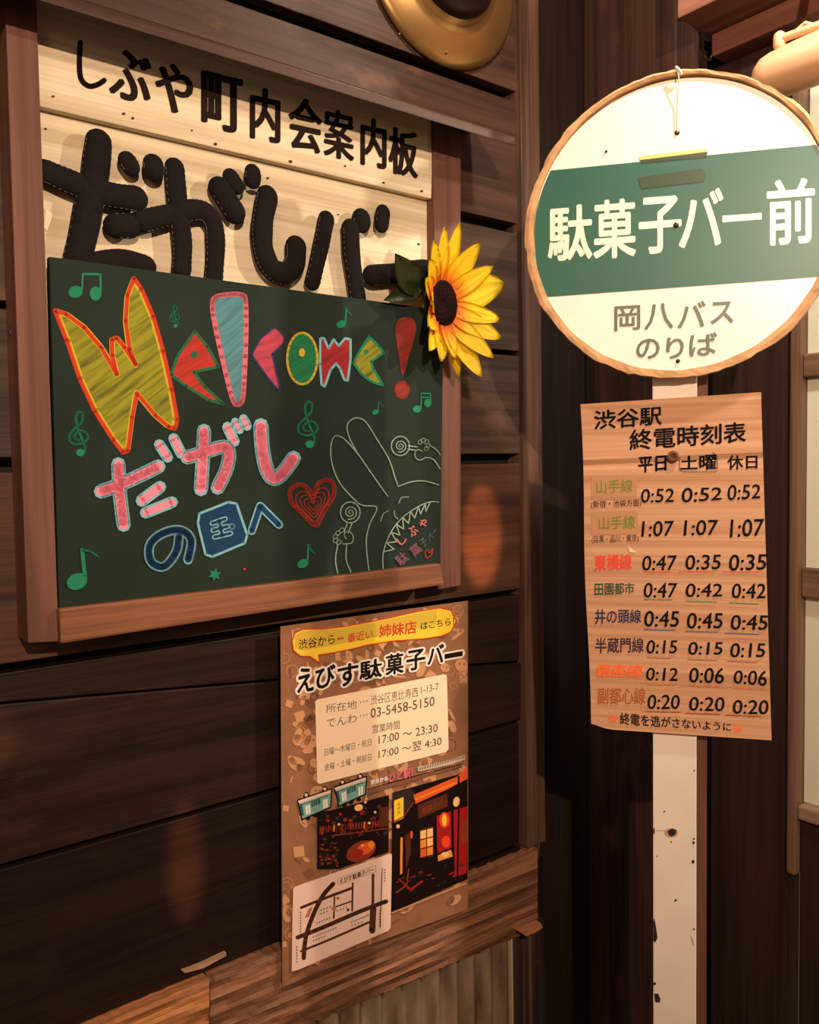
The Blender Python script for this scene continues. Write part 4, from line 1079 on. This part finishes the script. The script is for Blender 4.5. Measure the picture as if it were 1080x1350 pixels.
for x, y, r in ((893, 175, .0035), (891.5, 297, .004), (894, 476, .003), (799.5, 200, .0018)):
    p_ = PS.p(x, y, 0.0)
    bs.part('bolt', lathe(p_, Vector((0, -1, 0)), [(r, 0.0005), (r*.9, .002), (r*.4, .003), (0, .003)], 12), hd, parent=disc)
# torn cardboard rim
bm = bmesh.new(); n = 150; rr = random.Random(2); rings = []
jag = [0.0]*n
for i in range(n): jag[i] = 0.75*jag[i-1] + rr.uniform(-0.0009, 0.0009)
saw = [0.0022*((i*0.11 + 0.4*math.sin(i*0.31)) % 1.0) for i in range(n)]
for i in range(n):
    q_ = 2*math.pi*i/n; c, s = math.cos(q_), math.sin(q_)
    thin = 0.0060*max(0, math.sin(q_))      # rim is narrower along the top
    ri = Rd - 0.0115 + thin + 0.0004*math.sin(q_*23); ro = Rd + 0.0006 + jag[i] + saw[i]
    ring = []
    for r, bo_ in ((ri, 0.0006), (ri+0.0006, 0.005), ((ri+ro)/2, 0.0062+jag[i]), (ro-0.001, 0.0055), (ro, 0.0), (ro-0.001, -0.008), (ri, -0.009)):
        ring.append(bm.verts.new((ctr[0]+r*c, BSIGN-bo_, ctr[2]+r*s)))
    rings.append(ring)
for i in range(n):
    a, b = rings[i], rings[(i+1) % n]
    for j in range(7): bm.faces.new((a[j], a[(j+1) % 7], b[(j+1) % 7], b[j]))
bmesh.ops.recalc_face_normals(bm, faces=bm.faces[:])
bs.part('rim', bm, flat('torn_cardboard', (206, 158, 110), 0.85, var=0.3, scale=40), label='torn brown cardboard rim')
# string from the rim to the upper bolt
st = tube([PS.p(893, 92, 0.012), PS.p(895, 100, 0.012), PS.p(893.5, 135, 0.004), PS.p(893, 174, 0.003)], 0.0009, 6)
bs.part('string', st, flat('cotton_string', (214, 196, 168), 0.8))
bs.part('knot', tube([PS.p(892, 89, 0.012), PS.p(896, 93, 0.012), PS.p(898, 97, 0.01)], 0.0022, 8), flat('cotton_string', (214, 196, 168)))

# ================================================================== CARDBOARD TIMETABLE
PC = Plane(FS, BSIGN + 0.016)
ct = Thing('cardboard_timetable', FS, PC.p(890, 965), 'creased brown cardboard timetable handwritten in marker, on the white post below the round sign', 'sign')
def cardboard():
    m, nt, b = base_mat('corrugated_cardboard'); L = nt.links.new; N = nt.nodes.new
    b.inputs['Roughness'].default_value = 0.8
    tc = N('ShaderNodeTexCoord'); mp = N('ShaderNodeMapping'); mp.inputs['Scale'].default_value = (1.2, 1, 95); mp.inputs['Rotation'].default_value = (0, 0.02, 0)
    n = N('ShaderNodeTexNoise'); n.inputs['Scale'].default_value = 1; n.inputs['Detail'].default_value = 4
    r = N('ShaderNodeValToRGB'); r.color_ramp.elements[0].position = 0.3; r.color_ramp.elements[1].position = 0.7
    r.color_ramp.elements[0].color = lin((178, 126, 90)); r.color_ramp.elements[1].color = lin((208, 160, 122))
    L(tc.outputs['Object'], mp.inputs['Vector']); L(mp.outputs[0], n.inputs['Vector']); L(n.outputs['Fac'], r.inputs[0]); L(r.outputs[0], b.inputs['Base Color'])
    bp = N('ShaderNodeBump'); bp.inputs['Strength'].default_value = 0.5; bp.inputs['Distance'].default_value = 0.003
    L(n.outputs['Fac'], bp.inputs['Height']); L(bp.outputs[0], b.inputs['Normal'])
    return m
# sheet as a grid so that the fold and the bent edges are real
bm = bmesh.new(); nx_, ny_ = 24, 64; g = []
Lx = [(0.0, 765.5, 533), (1.0, 781, 950)]
for j in range(ny_+1):
    t = j/ny_; row = []
    for i in range(nx_+1):
        s = i/nx_
        xt, yt = 765.5 + (1003.5-765.5)*s, 533 - 16*s
        xb, yb_ = 779 + (1017.5-779)*s, 960 + 16*s
        if s < 0.10 and t > 0.9: yb_ -= (0.10-s)*60
        x, y = xt*(1-t)+xb*t + (1.2*math.sin(t*9) if i == 0 else 0), yt*(1-t)+yb_*t
        fold = 0.0020*(math.exp(-((t-0.165)/0.010)**2) - 1.0*math.exp(-((t-0.192)/0.010)**2))
        off = fold + 0.0001*math.sin(t*40) + 0.004*max(0, t-0.94)/0.06*(0.5) + (0.003*max(0, s-0.93)/0.07*max(0, 0.08-t)/0.08)
        row.append(bm.verts.new(PC.p(x, y, off)))
    g.append(row)
for j in range(ny_):
    for i in range(nx_): bm.faces.new((g[j][i], g[j+1][i], g[j+1][i+1], g[j][i+1]))
bmesh.ops.recalc_face_normals(bm, faces=bm.faces[:])
for f in bm.faces[:1]:
    if f.normal.y > 0: bmesh.ops.reverse_faces(bm, faces=bm.faces[:])
bmesh.ops.solidify(bm, geom=bm.faces[:], thickness=0.003)
ct.part('sheet', bm, cardboard(), smooth=False)
def cheight(x, y):
    s = (x-765.5-(y-533)*0.034)/238; yt = 533-16*s; t = (y-yt)/(427+32*s)
    f = 0.0020*(math.exp(-((t-0.165)/0.010)**2) - 1.0*math.exp(-((t-0.192)/0.010)**2))
    return f + 0.0001*math.sin(t*40) + 0.004*max(0, t-0.94)/0.06*(0.5) + 0.0002
c_ = Print(PC, 0.0012, 0.00003, hf=cheight)
MK = flat('marker_black', (24, 20, 22), 0.85, spec=0.1)
def TX(t, m, x0, y0, x1, y1, top0, top1=None, b=0.012):
    sh = 7 if ':' in t else 0
    if sh: b = 0.010
    c_.text(t, m, (x0-sh*0.4, y0), (x1-sh*0.4, y1), (x0+sh*0.6, top0), (x1+sh*0.6, top1 if top1 is not None else top0), b)
    c_.build(ct, 'writing')
c_.off = 0.0005
c_.at((760, 510), 4.0)
TX('渋谷駅', MK, 92, 228, 452, 200, 125, 100, 0.02); 
c_.off = 0.0005
TX('終電時刻表', MK, 280, 338, 896, 292, 226, 182, 0.02)
TX('平日', MK, 325, 456, 476, 442, 370, 360, 0.03); TX('土曜', MK, 548, 440, 740, 436, 366, 352, 0.025); TX('休日', MK, 795, 438, 956, 432, 360, 358, 0.02)
c_.stroke([(545, 375), (545, 440), (565, 448), (735, 448), (745, 430), (742, 360), (720, 348)], 4, GY, sm=0); c_.build(ct, 'mark')
PT = flat('card_patch', (184, 134, 94), 0.8)
c_.off = 0.0003
c_.poly([(75, 585), (335, 585), (335, 592), (75, 592)], PT); c_.build(ct, 'mark'); c_.poly([(80, 470), (320, 463), (320, 580), (78, 584)], PT); c_.build(ct, 'mark'); c_.poly([(78, 660), (322, 650), (324, 775), (80, 780)], PT); c_.build(ct, 'mark')
OLM = flat('marker_olive', (112, 122, 34), 0.7); RM = flat('marker_red', (226, 66, 44), 0.5); DGM = flat('marker_green', (26, 70, 48), 0.5); NVM = flat('marker_navy', (30, 30, 78), 0.5)
PUM = flat('marker_purple', (50, 22, 48), 0.5); ORM = flat('marker_orange', (244, 112, 52), 0.5); BRM = flat('marker_brown', (176, 90, 46), 0.5); ULR = flat('underline_red', (224, 84, 66), 0.5)
ULG = flat('underline_green', (96, 140, 84), 0.5); ULB = flat('underline_blue', (92, 100, 138), 0.5); ULP = flat('underline_mauve', (176, 108, 92), 0.5)
c_.off = 0.0005
TX('山手線', OLM, 105, 565, 297, 556, 492, 486, 0.012); TX('(新宿・池袋方面)', MK, 78, 645, 342, 636, 600, 592, 0.0)
TX('山手線', OLM, 118, 754, 310, 748, 684, 678, 0.012); TX('(目黒・品川・東京)', MK, 82, 830, 328, 822, 784, 778, 0.0)
TX('東横線', RM, 95, 972, 292, 964, 885, 880, 0.025)
rowsA = [(('0:52', 340, 612, 516, 608, 538), ('0:52', 555, 612, 768, 596, 532), ('0:52', 797, 600, 972, 588, 516)),
         (('1:07', 345, 792, 512, 786, 708), ('1:07', 568, 786, 746, 780, 703), ('1:07', 812, 796, 988, 784, 698)),
         (('0:47', 347, 970, 528, 966, 890), ('0:35', 575, 966, 762, 962, 886), ('0:35', 805, 972, 1002, 964, 884))]
for r_ in rowsA:
    for t, x0, y0, x1, y1, tp_ in r_: TX(t, MK, x0, y0, x1, y1, tp_, tp_-3, 0.016)
for xa, xb in ((360, 497), (545, 720), (780, 960)): c_.stroke([(xa, 974), (xb, 976)], 5, ULR); c_.build(ct, 'mark')
c_.poly([(272, 838), (318, 872), (280, 872)], flat('curled_paper', (232, 206, 160))); c_.build(ct, 'mark')
c_.at((760, 740), 4.0)
for t, m, x0, y0, x1, y1, tp_, b_ in (('田園都市', DGM, 97, 182, 306, 170, 112, .012), ('井の頭線', NVM, 97, 332, 342, 326, 252, .012), ('半蔵門線', PUM, 100, 486, 356, 482, 402, .012), ('銀座線', ORM, 104, 612, 352, 612, 540, .03), ('副都心線', BRM, 113, 752, 366, 756, 666, .01)):
    TX(t, m, x0, y0, x1, y1, tp_, None, b_)
rowsB = [(('0:47', 355, 192, 530, 192, 112), ('0:42', 576, 190, 771, 186, 116), ('0:42', 820, 196, 1000, 196, 116)),
         (('0:45', 358, 346, 542, 346, 260), ('0:45', 583, 356, 772, 354, 270), ('0:45', 814, 362, 1010, 362, 282)),
         (('0:15', 370, 488, 532, 486, 414), ('0:15', 590, 494, 772, 492, 424), ('0:15', 812, 508, 996, 506, 430)),
         (('0:12', 368, 628, 536, 632, 560), ('0:06', 595, 640, 780, 646, 560), ('0:06', 830, 644, 1006, 660, 574)),
         (('0:20', 375, 780, 546, 780, 702), ('0:20', 595, 788, 782, 792, 714), ('0:20', 825, 804, 1014, 808, 730))]
for r_ in rowsB:
    for t, x0, y0, x1, y1, tp_ in r_: TX(t, MK, x0, y0, x1, y1, tp_, tp_+2, 0.016)
for y, ul, m in ((200, ((360, 505), (580, 740), (810, 960)), ULG), (360, ((358, 520), (578, 745), (785, 965)), ULB), (508, ((375, 500), (590, 745), (800, 955)), ULP), (650, ((370, 500), (600, 740), (830, 960)), ORM), (792, ((362, 550), (578, 755), (790, 975)), BRM)):
    for n_, (xa, xb) in enumerate(ul): c_.stroke([(xa, y + n_*9), (xb, y + n_*11+3)], 5 if m is not ORM else 2, m); c_.build(ct, 'mark')
c_.off = 0.0005
TX('※', ORM, 168, 852, 216, 852, 808, 808, 0.0); TX('終電を逃がさないように', MK, 230, 862, 818, 898, 796, 852, 0.014); TX('※', ORM, 826, 902, 876, 902, 866, 866, 0.0)
hp_ = PC.p(887.5, 602, 0.004)
ct.part('torn_hole', lathe(hp_, Vector((0, -1, 0)), [(0.0085, -0.002), (0.008, 0.001), (0.005, 0.002), (0.003, -0.0005), (0, -0.0005)], 11), flat('torn_brown', (110, 68, 44), 0.9, var=0.5, scale=200))

# ================================================================== SPOTLIGHT AT THE DOORWAY
l0 = FW.ata(1022, 100, A_h1-0.03); l1 = FW.ata(1105, 66, A_h1-0.03)
spt = Thing('spotlight', FW, l1, 'tan cylindrical spotlight on a jointed bracket under the header beams', 'lamp')
TAN = flat('tan_enamel', (214, 168, 128), 0.45)
rl = 0.037
spt.part('housing', tube([l0, l0*0.6+l1*0.4, l1], [rl*0.95, rl, rl], 28), TAN, smooth=True)
dirl = (l1-l0).normalized()
spt.part('lens', lathe(l1 + dirl*rl*0.9, dirl, [(rl*.9, -0.01), (rl*.95, 0.012), (rl*.8, 0.012), (rl*.75, 0.004), (0, 0.004)], 28), flat('lamp_glass', (230, 220, 200), 0.15), smooth=True)
j0 = FW.ata(1028, 52, A_h1-0.03); j1 = FW.ata(1095, 28, A_h1-0.03)
spt.part('bracket_arm', tube([j0, j1], 0.0065, 12), TAN, smooth=True)
spt.part('joint', tube([j0 + Vector((0, 0, 0.003)), j0 - Vector((0, 0, 0.008))], 0.0095, 16), TAN, smooth=True)
spt.part('joint_screw', tube([j0 - Vector((0, 0, 0.014)), j0 - Vector((0, 0, 0.024))], 0.005, 12), TAN, smooth=True)
u0 = FW.ata(1048, 42, A_h1-0.03); u1 = FW.ata(1062, 30, A_h1-0.03); u2 = FW.ata(1078, 34, A_h1-0.03)
spt.part('bracket_strut', tube([u0, u1, u2], 0.0028, 8), TAN, smooth=True)
spt.part('stem', tube([j1, Vector((A_h1+0.0, j1[1], zh1+0.03))], 0.006, 10), TAN, smooth=True)
